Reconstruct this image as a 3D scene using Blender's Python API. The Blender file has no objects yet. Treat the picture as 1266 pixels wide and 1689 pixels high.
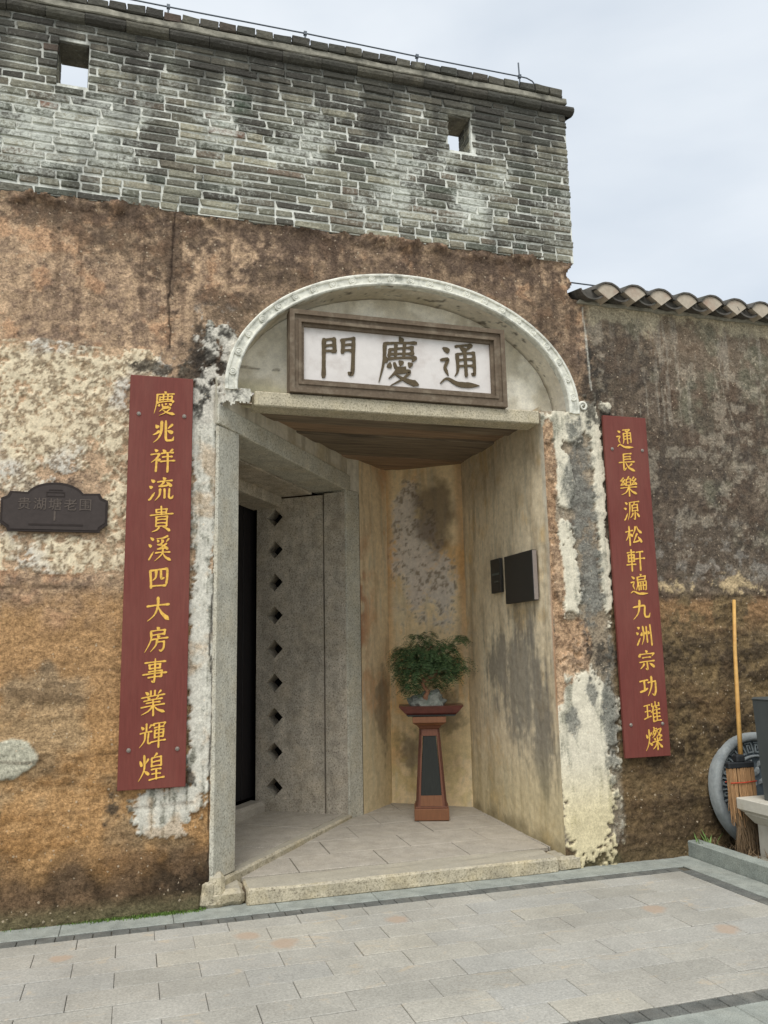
import bpy, bmesh, math, random
import numpy as np
from mathutils import Matrix, Vector

# ---------------------------------------------------------------- camera, sky, sun, exposure
scene = bpy.context.scene
COL = scene.collection
cam_d = bpy.data.cameras.new('camera')
cam = bpy.data.objects.new('camera', cam_d)
COL.objects.link(cam)
cam_d.sensor_fit = 'VERTICAL'
cam_d.sensor_height = 24.0
cam_d.lens = 24.0 * 1355.6 / 1689.0
cam_d.clip_start = 0.05
cam_d.clip_end = 3000
_R = ((0.957, -0.290, -0.020), (-0.029, -0.165, 0.986), (0.289, 0.943, 0.166))
rx = Vector(_R[0]).normalized()
fw = Vector(_R[2]).normalized()
up = rx.cross(fw).normalized()
rx = fw.cross(up).normalized()
cam.matrix_world = Matrix(((rx.x, up.x, -fw.x, 0), (rx.y, up.y, -fw.y, -5.516), (rx.z, up.z, -fw.z, 1.55), (0, 0, 0, 1)))
scene.camera = cam
scene.view_settings.view_transform = 'Standard'
scene.view_settings.look = 'None'
scene.view_settings.gamma = 1.0
scene.view_settings.exposure = 0.85
scene.view_settings.use_curve_mapping = False

SUN_EL, SUN_AZ = 58.0, 205.0      # overcast: broad soft sun high behind the camera
world = bpy.data.worlds.new('World')
scene.world = world
world.use_nodes = True
wn, wl = world.node_tree.nodes, world.node_tree.links
wn.clear()
w_out = wn.new('ShaderNodeOutputWorld')
w_bg = wn.new('ShaderNodeBackground')
w_sky = wn.new('ShaderNodeTexSky')
w_sky.sky_type = 'NISHITA'
w_sky.sun_disc = False
w_sky.sun_elevation = math.radians(SUN_EL)
w_sky.sun_rotation = math.radians(SUN_AZ)
w_sky.air_density = 1.0
w_sky.dust_density = 2.0
w_tc = wn.new('ShaderNodeTexCoord')
w_map = wn.new('ShaderNodeMapping')
w_map.inputs['Scale'].default_value = (1.0, 1.0, 2.6)
w_map.inputs['Location'].default_value = (0.35, 0.1, 0.4)
w_no = wn.new('ShaderNodeTexNoise')
w_no.inputs['Scale'].default_value = 1.9
w_no.inputs['Detail'].default_value = 5
w_no.inputs['Roughness'].default_value = 0.5
w_no.inputs['Distortion'].default_value = 0.3
w_ra = wn.new('ShaderNodeValToRGB')
w_ra.color_ramp.elements[0].position = 0.33
w_ra.color_ramp.elements[0].color = (3.95, 4.35, 4.8, 1)
w_ra.color_ramp.elements[1].position = 0.72
w_ra.color_ramp.elements[1].color = (5.5, 5.75, 5.95, 1)
w_mx = wn.new('ShaderNodeMix')
w_mx.data_type = 'RGBA'
w_mx.inputs[0].default_value = 0.9
wl.new(w_tc.outputs['Generated'], w_map.inputs['Vector'])
wl.new(w_map.outputs[0], w_no.inputs['Vector'])
wl.new(w_no.outputs['Fac'], w_ra.inputs['Fac'])
wl.new(w_sky.outputs[0], w_mx.inputs[6])
wl.new(w_ra.outputs[0], w_mx.inputs[7])
wl.new(w_mx.outputs[2], w_bg.inputs['Color'])
w_bg.inputs['Strength'].default_value = 0.1
wl.new(w_bg.outputs[0], w_out.inputs['Surface'])

sun_d = bpy.data.lights.new('sun', 'SUN')
sun_d.energy = 1.5
sun_d.angle = math.radians(35)
sun_d.color = (1.0, 0.98, 0.95)
sun = bpy.data.objects.new('sun', sun_d)
COL.objects.link(sun)
_e, _a = math.radians(SUN_EL), math.radians(SUN_AZ)
sdir = Vector((math.sin(_a) * math.cos(_e), math.cos(_a) * math.cos(_e), math.sin(_e)))
sun.rotation_euler = (-sdir).to_track_quat('-Z', 'Y').to_euler()
sun.location = sdir * 40

# ---------------------------------------------------------------- helpers
rnd = random.Random(7)
rng = np.random.default_rng(11)


def lin(r, g, b):
    f = lambda c: (c / 255) / 12.92 if c <= 10 else ((c / 255 + 0.055) / 1.055) ** 2.4
    return (f(r), f(g), f(b))


def arr(r, g, b):
    return np.array(lin(r, g, b))


_tabs = {}


def vnoise(x, y, seed=0):
    if seed not in _tabs:
        _tabs[seed] = np.random.default_rng(1000 + seed).random((256, 256))
    t = _tabs[seed]
    xi = np.floor(x).astype(int); yi = np.floor(y).astype(int)
    fx = x - xi; fy = y - yi
    fx = fx * fx * (3 - 2 * fx); fy = fy * fy * (3 - 2 * fy)
    a = t[xi & 255, yi & 255]; b = t[(xi + 1) & 255, yi & 255]
    c = t[xi & 255, (yi + 1) & 255]; d = t[(xi + 1) & 255, (yi + 1) & 255]
    return (a * (1 - fx) + b * fx) * (1 - fy) + (c * (1 - fx) + d * fx) * fy


def fbm(x, y, s, octs=4, seed=0, rough=0.55, sy=None):
    """noise about 0..1, feature size s metres (sy along the second axis)"""
    sy = sy or s
    v = 0; a = 1; tot = 0
    for k in range(octs):
        v = v + a * vnoise(x / s * 2 ** k + 17.3 * k + 50, y / sy * 2 ** k + 9.1 * k + 50, seed + k)
        tot += a; a *= rough
    return np.clip((v / tot - 0.5) * 1.7 + 0.5, 0, 1)


def sstep(a, b, v):
    t = np.clip((v - a) / (b - a), 0, 1)
    return t * t * (3 - 2 * t)


def blobs(X, Z, L):
    m = np.full(X.shape, -9.0)
    for cx, cz, rx_, rz_ in L:
        m = np.maximum(m, 1 - np.sqrt(((X - cx) / rx_) ** 2 + ((Z - cz) / rz_) ** 2))
    return m


def mixc(c, d, m):
    return c * (1 - m[..., None]) + d * m[..., None]


def thing(name, label, cat, loc=(0, 0, 0), rotz=0.0, group=None):
    o = bpy.data.objects.new(name, None)
    o.empty_display_size = 0.1
    COL.objects.link(o)
    o.location = loc
    o.rotation_euler = (0, 0, rotz)
    o['label'] = label
    o['category'] = cat
    if group:
        o['group'] = group
    return o


def link(name, me, mat=None, parent=None, kind=None, label=None, cat=None, group=None, smooth=False):
    o = bpy.data.objects.new(name, me)
    COL.objects.link(o)
    if mat is not None and not me.materials:
        me.materials.append(mat)
    if parent is not None:
        o.parent = parent
    if kind: o['kind'] = kind
    if label: o['label'] = label
    if cat: o['category'] = cat
    if group: o['group'] = group
    if smooth:
        me.polygons.foreach_set('use_smooth', [True] * len(me.polygons))
    return o


def mesh(name, verts, faces):
    me = bpy.data.meshes.new(name)
    me.from_pydata([tuple(v) for v in verts], [], [tuple(f) for f in faces])
    me.update()
    return me


class MB:
    """collects boxes, tubes and prisms into one mesh"""
    def __init__(s):
        s.v = []; s.f = []

    def add(s, vs, fs):
        n = len(s.v)
        s.v += [tuple(v) for v in vs]
        s.f += [tuple(i + n for i in f) for f in fs]
        return s

    def box(s, x0, x1, y0, y1, z0, z1, c=0.0, M=None):
        """box with chamfered edges c"""
        if c <= 0:
            vs = [(x0, y0, z0), (x1, y0, z0), (x1, y1, z0), (x0, y1, z0), (x0, y0, z1), (x1, y0, z1), (x1, y1, z1), (x0, y1, z1)]
            fs = [(0, 3, 2, 1), (4, 5, 6, 7), (0, 1, 5, 4), (1, 2, 6, 5), (2, 3, 7, 6), (3, 0, 4, 7)]
        else:
            bm = bmesh.new()
            r = bmesh.ops.create_cube(bm, size=1)
            for v in bm.verts:
                v.co = Vector(((x0 + x1) / 2 + v.co.x * (x1 - x0), (y0 + y1) / 2 + v.co.y * (y1 - y0), (z0 + z1) / 2 + v.co.z * (z1 - z0)))
            bmesh.ops.bevel(bm, geom=bm.edges[:], offset=c, segments=1, affect='EDGES')
            bm.verts.ensure_lookup_table()
            vs = [v.co[:] for v in bm.verts]
            fs = [[v.index for v in f.verts] for f in bm.faces]
            bm.free()
        if M is not None:
            vs = [(M @ Vector(v))[:] for v in vs]
        return s.add(vs, fs)

    def tube(s, pts, rad, n=8, cap=True):
        pts = [Vector(p) for p in pts]
        rads = rad if isinstance(rad, (list, tuple)) else [rad] * len(pts)
        vs = []; fs = []
        u = None
        for i, p in enumerate(pts):
            d = (pts[min(i + 1, len(pts) - 1)] - pts[max(i - 1, 0)]).normalized()
            if u is None:
                u = d.orthogonal().normalized()
            u = (u - d * u.dot(d)).normalized()
            w = d.cross(u)
            for k in range(n):
                a = 2 * math.pi * k / n
                vs.append(p + (u * math.cos(a) + w * math.sin(a)) * rads[i])
        for i in range(len(pts) - 1):
            for k in range(n):
                k2 = (k + 1) % n
                fs.append((i * n + k, i * n + k2, (i + 1) * n + k2, (i + 1) * n + k))
        if cap:
            fs.append(tuple(range(n - 1, -1, -1)))
            fs.append(tuple((len(pts) - 1) * n + k for k in range(n)))
        return s.add(vs, fs)

    def frustum(s, z0, z1, w0, d0, w1, d1, cx=0, cy=0):
        vs = [(cx + sx * w / 2, cy + sy * d / 2, z) for z, w, d in ((z0, w0, d0), (z1, w1, d1)) for sx, sy in ((-1, -1), (1, -1), (1, 1), (-1, 1))]
        return s.add(vs, [(0, 3, 2, 1), (4, 5, 6, 7), (0, 1, 5, 4), (1, 2, 6, 5), (2, 3, 7, 6), (3, 0, 4, 7)])

    def prism(s, poly, y0, y1):
        """polygon in the x,z plane pushed from y0 (front) to y1"""
        n = len(poly)
        vs = [(x, y0, z) for x, z in poly] + [(x, y1, z) for x, z in poly]
        fs = [tuple(range(n)), tuple(range(2 * n - 1, n - 1, -1))]
        fs += [(i, i + n, (i + 1) % n + n, (i + 1) % n) for i in range(n)]
        return s.add(vs, fs)

    def me(s, name):
        m = mesh(name, s.v, s.f)
        bm = bmesh.new(); bm.from_mesh(m)
        bmesh.ops.recalc_face_normals(bm, faces=bm.faces[:])
        bm.to_mesh(m); bm.free()
        return m

    def link(s, name, mat, parent=None, **k):
        return link(name, s.me(name), mat, parent, **k)


def rough_mesh(me, amp, scale=0.06, cuts=0, seed=0, keep=None):
    """subdivide and push the vertices about so that cut stone is not perfectly flat"""
    bm = bmesh.new(); bm.from_mesh(me)
    for _ in range(cuts):
        es = [e for e in bm.edges if e.calc_length() > scale]
        if es:
            bmesh.ops.subdivide_edges(bm, edges=es, cuts=1, use_grid_fill=True)
    from mathutils import noise
    for v in bm.verts:
        p = v.co / scale + Vector((seed * 3.7, seed * 1.3, seed))
        q = noise.noise_vector(p) * 0.6 + noise.noise_vector(p * 2.7) * 0.4
        if keep is None or keep(v.co):
            v.co += q * amp
    bm.to_mesh(me); bm.free()
    return me


# ---- node helper
class NT:
    def __init__(s, name):
        s.m = bpy.data.materials.new(name)
        s.m.use_nodes = True
        s.t = s.m.node_tree
        s.t.nodes.clear()
        s.out = s.n('OutputMaterial')
        s.b = s.n('BsdfPrincipled')
        s.t.links.new(s.b.outputs[0], s.out.inputs['Surface'])
        s.geo = s.n('NewGeometry')
        s.pos = s.geo.outputs['Position']

    def n(s, ty, **k):
        nd = s.t.nodes.new('ShaderNode' + ty)
        for a, v in k.items():
            setattr(nd, a, v)
        return nd

    def put(s, sock, v):
        if isinstance(v, bpy.types.NodeSocket):
            s.t.links.new(v, sock)
        elif isinstance(v, (tuple, list)) and len(v) == 3 and sock.type == 'RGBA':
            sock.default_value = (*v, 1)
        else:
            sock.default_value = v

    def noise(s, scale, detail=4, rough=0.55, vec=None, dist=0.0, out='Fac'):
        nd = s.n('TexNoise')
        s.put(nd.inputs['Vector'], vec or s.pos)
        nd.inputs['Scale'].default_value = scale
        nd.inputs['Detail'].default_value = detail
        nd.inputs['Roughness'].default_value = rough
        nd.inputs['Distortion'].default_value = dist
        return nd.outputs[out]

    def voro(s, scale, feature='F1', vec=None, out='Distance'):
        nd = s.n('TexVoronoi', feature=feature)
        s.put(nd.inputs['Vector'], vec or s.pos)
        nd.inputs['Scale'].default_value = scale
        return nd.outputs[out]

    def scale(s, sx, sy, sz, vec=None):
        nd = s.n('Mapping')
        s.put(nd.inputs['Vector'], vec or s.pos)
        nd.inputs['Scale'].default_value = (sx, sy, sz)
        return nd.outputs[0]

    def rng(s, v, a, b, c=0.0, d=1.0):
        nd = s.n('MapRange')
        s.put(nd.inputs[0], v)
        for i, x in enumerate((a, b, c, d)):
            s.put(nd.inputs[i + 1], x)
        return nd.outputs[0]

    def math(s, op, a, b=0.0, clamp=False):
        nd = s.n('Math', operation=op, use_clamp=clamp)
        s.put(nd.inputs[0], a); s.put(nd.inputs[1], b)
        return nd.outputs[0]

    def mix(s, f, a, b, blend='MIX'):
        nd = s.n('Mix', data_type='RGBA', blend_type=blend)
        s.put(nd.inputs[0], f); s.put(nd.inputs[6], a); s.put(nd.inputs[7], b)
        return nd.outputs[2]

    def vary(s, col, fac, lo, hi):
        """multiply a colour by lo..hi following fac"""
        v = s.rng(fac, 0.25, 0.75, lo, hi)
        c = s.n('CombineXYZ')
        for i in range(3):
            s.t.links.new(v, c.inputs[i])
        return s.mix(1.0, col, c.outputs[0], 'MULTIPLY')

    def attr(s, name='Col'):
        nd = s.n('Attribute', attribute_name=name)
        return nd.outputs['Color']

    def objrand(s):
        return s.n('ObjectInfo').outputs['Random']

    def ramp(s, fac, stops):
        nd = s.n('ValToRGB')
        e = nd.color_ramp.elements
        while len(e) < len(stops):
            e.new(0.5)
        for i, (p, c) in enumerate(stops):
            e[i].position = p; e[i].color = (*c, 1)
        s.put(nd.inputs[0], fac)
        return nd.outputs[0]

    def bump(s, h, dist=0.004, strength=1.0):
        nd = s.n('Bump')
        nd.inputs['Distance'].default_value = dist
        nd.inputs['Strength'].default_value = strength
        s.t.links.new(h, nd.inputs['Height'])
        s.t.links.new(nd.outputs[0], s.b.inputs['Normal'])

    def done(s, col, rough=0.9, metal=0.0, spec=0.3):
        s.put(s.b.inputs['Base Color'], col)
        s.put(s.b.inputs['Roughness'], rough)
        s.b.inputs['Metallic'].default_value = metal
        s.b.inputs['Specular IOR Level'].default_value = spec
        return s.m


def m_earth():
    t = NT('rammed_earth')
    c0 = t.attr()
    fine = t.noise(58, 5, 0.85)
    mid = t.noise(17, 4, 0.65)
    c = t.vary(c0, fine, 0.15, 1.95)
    c = t.vary(c, mid, 0.66, 1.32)
    lum = t.n('RGBToBW'); t.put(lum.inputs[0], c0)
    c = t.mix(t.rng(lum.outputs[0], 0.34, 0.6, 0.0, 0.6), c, t.vary(c0, t.noise(14, 5, .7), .9, 1.08))
    # small pale pebbles and grains of lime, and dark pores
    peb = t.math('LESS_THAN', t.voro(34), 0.24)
    sel = t.math('GREATER_THAN', t.noise(26, 2, 0.5), 0.60)
    c = t.mix(t.math('MULTIPLY', t.math('MULTIPLY', peb, sel), 0.5), c, lin(214, 196, 168))
    pore = t.rng(t.noise(60, 3, 0.7, vec=t.scale(0.6, 1, 1.5)), 0.34, 0.28)
    c = t.mix(t.math('MULTIPLY', pore, 0.6), c, lin(52, 42, 34))
    h = t.math('ADD', t.math('MULTIPLY', fine, 0.5), t.math('MULTIPLY', mid, 1.2))
    t.bump(h, 0.02, 1.0)
    bn = [n for n in t.t.nodes if n.type == 'BUMP'][0]
    t.t.links.new(t.rng(lum.outputs[0], 0.26, 0.48, 1.0, 0.22), bn.inputs['Strength'])
    return t.done(c, 0.95, spec=0.15)


def m_plaster():
    t = NT('lime_plaster')
    c = t.attr()
    fine = t.noise(120, 3, 0.6)
    mid = t.noise(22, 5, 0.6)
    c = t.vary(c, fine, 0.9, 1.1)
    c = t.vary(c, mid, 0.84, 1.16)
    t.bump(t.math('ADD', t.math('MULTIPLY', fine, 0.25), mid), 0.006, 0.6)
    return t.done(c, 0.9, spec=0.2)


def m_granite(name, base, dark, warm, warmth=0.5, contrast=1.0, speck=150):
    t = NT(name)
    sp = t.noise(speck, 3, 0.85)
    c = t.ramp(sp, [(0.3, dark), (0.48, base), (0.62, base), (0.78, tuple(min(1, x * 1.35) for x in base))])
    big = t.noise(5, 5, 0.6)
    c = t.mix(t.rng(big, 0.45, 0.75, 0, warmth), c, warm)
    c = t.vary(c, t.noise(11, 5, 0.65), 1 - 0.18 * contrast, 1 + 0.15 * contrast)
    c = t.vary(c, sp, 0.72, 1.25)
    c = t.vary(c, t.noise(7, 5, 0.65, vec=t.scale(1, 1, .18)), 1 - .14 * contrast, 1 + .12 * contrast)
    c = t.mix(t.rng(t.noise(4.5, 5, 0.7), 0.60, 0.74, 0, 0.32 * contrast), c, tuple(x * .62 for x in base))
    if name == 'granite_step':      # grey dust trodden into the upper faces
        sn = t.n('SeparateXYZ'); t.put(sn.inputs[0], t.geo.outputs['Normal'])
        c = t.mix(t.rng(sn.outputs[2], .6, .95, 0, .7), c, lin(164, 158, 144))
    t.bump(t.math('ADD', t.noise(70, 4, 0.7), t.math('MULTIPLY', big, 0.5)), 0.005, 0.6)
    return t.done(c, 0.85, spec=0.25)


def m_brick():
    t = NT('grey_brick')
    isl = t.geo.outputs['Random Per Island']
    r = t.math('FRACT', t.math('ADD', t.objrand(), isl))
    c = t.ramp(r, [(0.0, lin(76, 73, 66)), (0.2, lin(100, 97, 87)), (0.40, lin(142, 139, 122)), (0.52, lin(90, 92, 82)), (0.66, lin(162, 157, 136)),
                   (0.78, lin(118, 111, 97)), (0.9, lin(92, 95, 84)), (0.982, lin(120, 110, 96)), (1.0, lin(132, 104, 88))])
    n1 = t.noise(38, 4, 0.7)
    c = t.vary(c, n1, 0.6, 1.42)
    # lime washed out over the faces in drifts
    sep = t.n('SeparateXYZ'); t.put(sep.inputs[0], t.pos)
    z = sep.outputs[2]
    band = t.math('MULTIPLY', t.rng(z, 4.62, 4.95), t.rng(z, 5.75, 5.3))
    drift = t.math('MULTIPLY', t.rng(t.noise(1.5, 4, 0.65), 0.42, 0.7), band)
    fl = t.rng(t.math('ADD', t.noise(34, 5, 0.75), t.math('MULTIPLY', drift, 0.46)), 0.56, 0.80)
    c = t.mix(t.math('MULTIPLY', fl, 0.82), c, lin(206, 208, 196))
    # black algae running down from the coping
    streak = t.noise(3.2, 5, 0.6, vec=t.scale(1, 1, 0.28))
    alg = t.math('ADD', t.rng(z, 5.15, 6.0, 0, 0.26), streak)
    c = t.mix(t.rng(alg, 0.50, 0.72, 0, 0.78), c, lin(62, 60, 55))
    c = t.mix(t.rng(t.noise(2.3, 4, 0.6), 0.62, 0.75, 0, 0.45), c, lin(78, 98, 80))
    t.bump(t.math('ADD', n1, t.noise(12, 3)), 0.012, 1.0)
    return t.done(c, 0.92, spec=0.2)


def m_mortar():
    t = NT('lime_mortar')
    n1 = t.noise(20, 5, 0.7)
    c = t.ramp(n1, [(0.26, lin(120, 120, 110)), (0.4, lin(206, 206, 194)), (0.62, lin(232, 232, 222)), (0.8, lin(176, 174, 160))])
    sep = t.n('SeparateXYZ'); t.put(sep.inputs[0], t.pos)
    z = sep.outputs[2]
    alg = t.math('ADD', t.rng(z, 5.3, 6.0, 0, 0.30), t.noise(3.2, 5, 0.6, vec=t.scale(1, 1, 0.28)))
    c = t.mix(t.rng(alg, 0.56, 0.78, 0, 0.9), c, lin(70, 70, 64))
    t.bump(n1, 0.008, 1.0)
    return t.done(c, 0.95, spec=0.1)


def m_simple(name, col, var=0.15, sc=30, rough=0.7, metal=0.0, spec=0.3, bump=0.0, stretch=None, big=0.0, lo=None):
    t = NT(name)
    vec = t.scale(*stretch) if stretch else None
    n1 = t.noise(sc, 5, 0.6, vec=vec)
    c = t.vary(col, n1, 1 - var, 1 + var)
    if lo is not None:
        c = t.mix(t.rng(t.noise(sc * 0.3, 5, 0.65, vec=vec), 0.5, 0.72, 0, 0.8), c, lo)
    if big:
        c = t.vary(c, t.noise(2.2, 4), 1 - big, 1 + big)
    if bump:
        t.bump(n1, bump, 0.8)
    return t.done(c, rough, metal, spec)


def m_paver():
    t = NT('paving_stone')
    r = t.objrand()
    c = t.ramp(r, [(0.0, lin(158, 155, 145)), (0.35, lin(168, 164, 153)), (0.7, lin(163, 161, 153)), (1.0, lin(172, 167, 153))])
    sp = t.noise(75, 4, 0.8)
    c = t.vary(c, sp, 0.62, 1.38)
    vein = t.noise(5, 6, 0.7, vec=t.scale(0.7, 1.6, 1), dist=1.2)
    c = t.mix(t.rng(vein, 0.58, 0.72, 0, 0.5), c, lin(198, 176, 142))
    c = t.vary(c, t.noise(1.3, 4, 0.6), 0.80, 1.18)
    c = t.vary(c, t.noise(14, 4, 0.7), 0.9, 1.1)
    c = t.mix(t.rng(t.noise(3.5, 6, 0.75), 0.56, 0.74, 0, 0.5), c, lin(132, 128, 118))
    c = t.mix(t.rng(t.noise(30, 4, 0.8), 0.66, 0.74, 0, 0.5), c, lin(118, 112, 100))
    # worn rust coloured stains of some stones
    warp = t.n('VectorMath', operation='ADD')
    ns = t.noise(7, 4, 0.6, out='Color')
    t.put(warp.inputs[0], t.pos)
    sc = t.n('VectorMath', operation='SCALE'); t.put(sc.inputs[0], ns); sc.inputs[3].default_value = 0.12
    t.put(warp.inputs[1], sc.outputs[0])
    tot = None
    for (x, y, rr) in RUST:
        d = t.n('VectorMath', operation='DISTANCE')
        t.put(d.inputs[0], warp.outputs[0]); d.inputs[1].default_value = (x + 0.06, y + 0.06, 0.06)
        m = t.rng(d.outputs['Value'], rr, rr * 0.6)
        tot = m if tot is None else t.math('MAXIMUM', tot, m)
    c = t.mix(t.math('MULTIPLY', tot, 0.6), c, lin(176, 150, 126))
    t.bump(t.math('ADD', sp, t.math('MULTIPLY', t.noise(18, 4), 1.5)), 0.002, 0.6)
    return t.done(c, 0.7, spec=0.3)


def m_board():
    t = NT('maroon_board_paint')
    g = t.noise(26, 5, 0.65, vec=t.scale(3.0, 3.0, 0.22))
    c = t.vary(lin(112, 58, 50), g, 0.84, 1.16)
    c = t.mix(t.rng(t.noise(2.6, 5, 0.6, vec=t.scale(1.5, 1, 0.5)), 0.45, 0.75, 0, 0.5), c, lin(130, 82, 70))
    c = t.mix(t.rng(t.noise(55, 4, 0.75), 0.64, 0.74, 0, 0.5), c, lin(84, 48, 44))
    c = t.mix(t.rng(t.noise(60, 4, 0.8, vec=t.scale(1, 1, .35)), 0.69, 0.76, 0, 0.5), c, lin(160, 128, 116))
    t.bump(g, 0.0015, 0.7)
    return t.done(c, 0.62, spec=0.25)


RUST = [(-0.30, -0.60, 0.07), (0.84, -0.79, 0.085), (1.52, -0.62, 0.085), (3.02, -0.98, 0.09), (3.18, -1.42, 0.09), (0.66, -0.60, 0.09)]
M = dict(
    earth=m_earth(), plaster=m_plaster(), brick=m_brick(), mortar=m_mortar(), paver=m_paver(),
    granite=m_granite('granite_post', lin(192, 188, 172), lin(120, 114, 98), lin(188, 170, 134), 0.35, speck=75),
    granite_dark=m_granite('granite_slab', lin(188, 178, 160), lin(108, 98, 84), lin(176, 158, 128), 0.4, 1.8, speck=75),
    granite_lintel=m_granite('granite_lintel', lin(186, 176, 152), lin(112, 102, 84), lin(186, 170, 130), 0.4, speck=75),
    step=m_granite('granite_step', lin(182, 172, 148), lin(100, 90, 72), lin(186, 168, 124), 0.5, 1.6, speck=70),
    floor_slab=m_granite('worn_floor_slab', lin(172, 164, 150), lin(146, 138, 124), lin(160, 150, 130), 0.3, 0.8),
    border=m_granite('border_stone', lin(150, 154, 146), lin(124, 128, 120), lin(166, 166, 154), 0.4, 1.4),
    sett=m_granite('dark_sett', lin(104, 105, 100), lin(72, 74, 70), lin(134, 130, 120), 0.6, 1.8),
    kerb=m_granite('kerb_stone', lin(150, 156, 148), lin(112, 118, 110), lin(168, 168, 154), 0.3, 1.2),
    red_board=m_board(),
    gold=m_simple('gold_paint', lin(222, 176, 78), 0.28, 60, 0.5, spec=0.4),
    bolt=m_simple('bolt_steel', lin(150, 142, 132), 0.2, 200, 0.5, 0.6),
    bronze=m_simple('dark_bronze', lin(66, 58, 54), 0.14, 40, 0.5, 0.3, big=0.05, bump=0.0008),
    bronze_rim=m_simple('dark_bronze_rim', lin(52, 44, 40), 0.14, 40, 0.5, 0.4),
    bronze_text=m_simple('worn_bronze_letters', lin(92, 82, 74), 0.2, 90, 0.5, 0.3),
    frame=m_simple('brown_frame_plaster', lin(104, 90, 74), 0.22, 34, 0.85, bump=0.004, lo=lin(138, 126, 108)),
    sign_white=m_simple('whitewashed_panel', lin(214, 208, 202), 0.06, 16, 0.85, bump=0.002, lo=lin(186, 176, 168)),
    brush=m_simple('faded_brown_letters', lin(88, 76, 56), 0.3, 60, 0.85),
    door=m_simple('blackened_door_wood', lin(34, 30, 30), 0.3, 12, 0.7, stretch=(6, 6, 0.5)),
    void=m_simple('shade_black_interior', lin(36, 34, 34), 0.2, 8, 0.95),  # near-black colour stands in for shade in the passage and bar holes
    plank=m_simple('weathered_ceiling_plank', lin(126, 112, 94), 0.4, 9, 0.9, bump=0.008, stretch=(0.35, 3.5, 2), lo=lin(64, 58, 50)),
    plank_grey=m_simple('grey_ceiling_plank', lin(164, 152, 132), 0.4, 9, 0.9, bump=0.01, stretch=(0.5, 3.5, 2), lo=lin(66, 62, 54)),
    plank_ochre=m_simple('ochre_ceiling_plank', lin(146, 122, 98), 0.4, 8, 0.9, bump=0.008, stretch=(0.35, 3.5, 2), lo=lin(78, 66, 54)),
    core=m_simple('earth_core', lin(120, 96, 72), 0.2, 12, 0.95, bump=0.01),
    tile=m_simple('mossy_roof_tile', lin(86, 82, 76), 0.35, 22, 0.9, bump=0.004, lo=lin(58, 64, 52)),
    tile_fill=m_simple('tile_end_mortar', lin(176, 164, 146), 0.15, 30, 0.9, bump=0.003, lo=lin(160, 134, 116)),
    lime_bed=m_simple('lime_bedding', lin(146, 142, 128), 0.35, 26, 0.95, bump=0.006, lo=lin(84, 82, 74)),
    rod=m_simple('galvanised_rod', lin(92, 98, 104), 0.1, 30, 0.5, 0.4),
    wood=m_simple('stand_wood', lin(126, 84, 56), 0.16, 16, 0.5, stretch=(4, 4, 0.5), spec=0.4),
    wood_red=m_simple('stand_wood_red', lin(112, 70, 50), 0.16, 16, 0.5, stretch=(4, 4, 0.5), spec=0.4),
    black_panel=m_simple('black_stand_panel', lin(44, 46, 42), 0.2, 20, 0.6, stretch=(5, 5, 0.6)),
    tray=m_simple('glazed_oxblood_tray', lin(92, 46, 38), 0.35, 18, 0.35, spec=0.5, lo=lin(60, 36, 32)),
    rock=m_simple('scholar_rock', lin(134, 136, 126), 0.35, 30, 0.9, bump=0.006, lo=lin(70, 84, 74)),
    trunk=m_simple('bonsai_bark', lin(146, 106, 82), 0.3, 40, 0.85, bump=0.004),
    bamboo=m_simple('bamboo_pole', lin(204, 160, 92), 0.18, 14, 0.5, stretch=(1, 1, 1.5), lo=lin(176, 126, 66)),
    bristle=m_simple('broom_fibre', lin(166, 130, 92), 0.35, 40, 0.9, stretch=(4, 4, 0.6)),
    bristle_dark=m_simple('broom_fibre_old', lin(118, 98, 74), 0.35, 40, 0.9, stretch=(4, 4, 0.6)),
    clamp=m_simple('black_rubber', lin(40, 42, 44), 0.15, 40, 0.6),
    string=m_simple('red_string', lin(190, 66, 44), 0.1, 40, 0.7),
    blue_stone=m_simple('blue_grey_carved_stone', lin(140, 144, 142), 0.16, 40, 0.85, bump=0.003, lo=lin(110, 116, 118)),
    blue_stone_dark=m_simple('carved_stone_recess', lin(84, 92, 96), 0.2, 40, 0.9, bump=0.003),
    blue_stone_mid=m_simple('carved_stone_relief', lin(114, 120, 120), 0.2, 40, 0.9, bump=0.003),
    slate=m_simple('dark_polished_stone', lin(78, 84, 84), 0.12, 14, 0.45, spec=0.4, stretch=(1, 1, 0.3), big=0.08),
    white_stone=m_simple('white_carved_stone', lin(198, 194, 180), 0.08, 30, 0.8, bump=0.002, lo=lin(180, 174, 156)),
    soil=m_simple('bare_soil', lin(92, 78, 60), 0.35, 40, 0.95, bump=0.015, lo=lin(58, 50, 40)),
    ground=m_simple('grey_paving_ground', lin(160, 158, 148), 0.1, 20, 0.85, big=0.06),
    black_plaque=m_simple('black_plaque_face', lin(40, 40, 38), 0.12, 30, 0.45, spec=0.4),
    plaque_edge=m_simple('plaque_metal_edge', lin(150, 140, 134), 0.1, 30, 0.4, 0.3),
    faint=m_simple('faint_plaque_text', lin(92, 96, 88), 0.1, 30, 0.6),
    arch=m_simple('whitewashed_moulding', lin(220, 218, 204), 0.2, 30, 0.9, bump=0.005, lo=lin(120, 122, 112)),
)


def _unused(): pass


def m_foliage(name, a, b):
    t = NT(name)
    c = t.mix(t.geo.outputs['Random Per Island'], a, b)
    return t.done(c, 0.6, spec=0.3)


M['needle'] = m_foliage('dark_fern_leaf', lin(44, 64, 40), lin(92, 116, 70))
M['moss'] = m_foliage('moss_blade', lin(66, 92, 34), lin(112, 138, 62))
M['weed'] = m_foliage('weed_blade', lin(84, 118, 58), lin(120, 150, 84))


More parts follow.
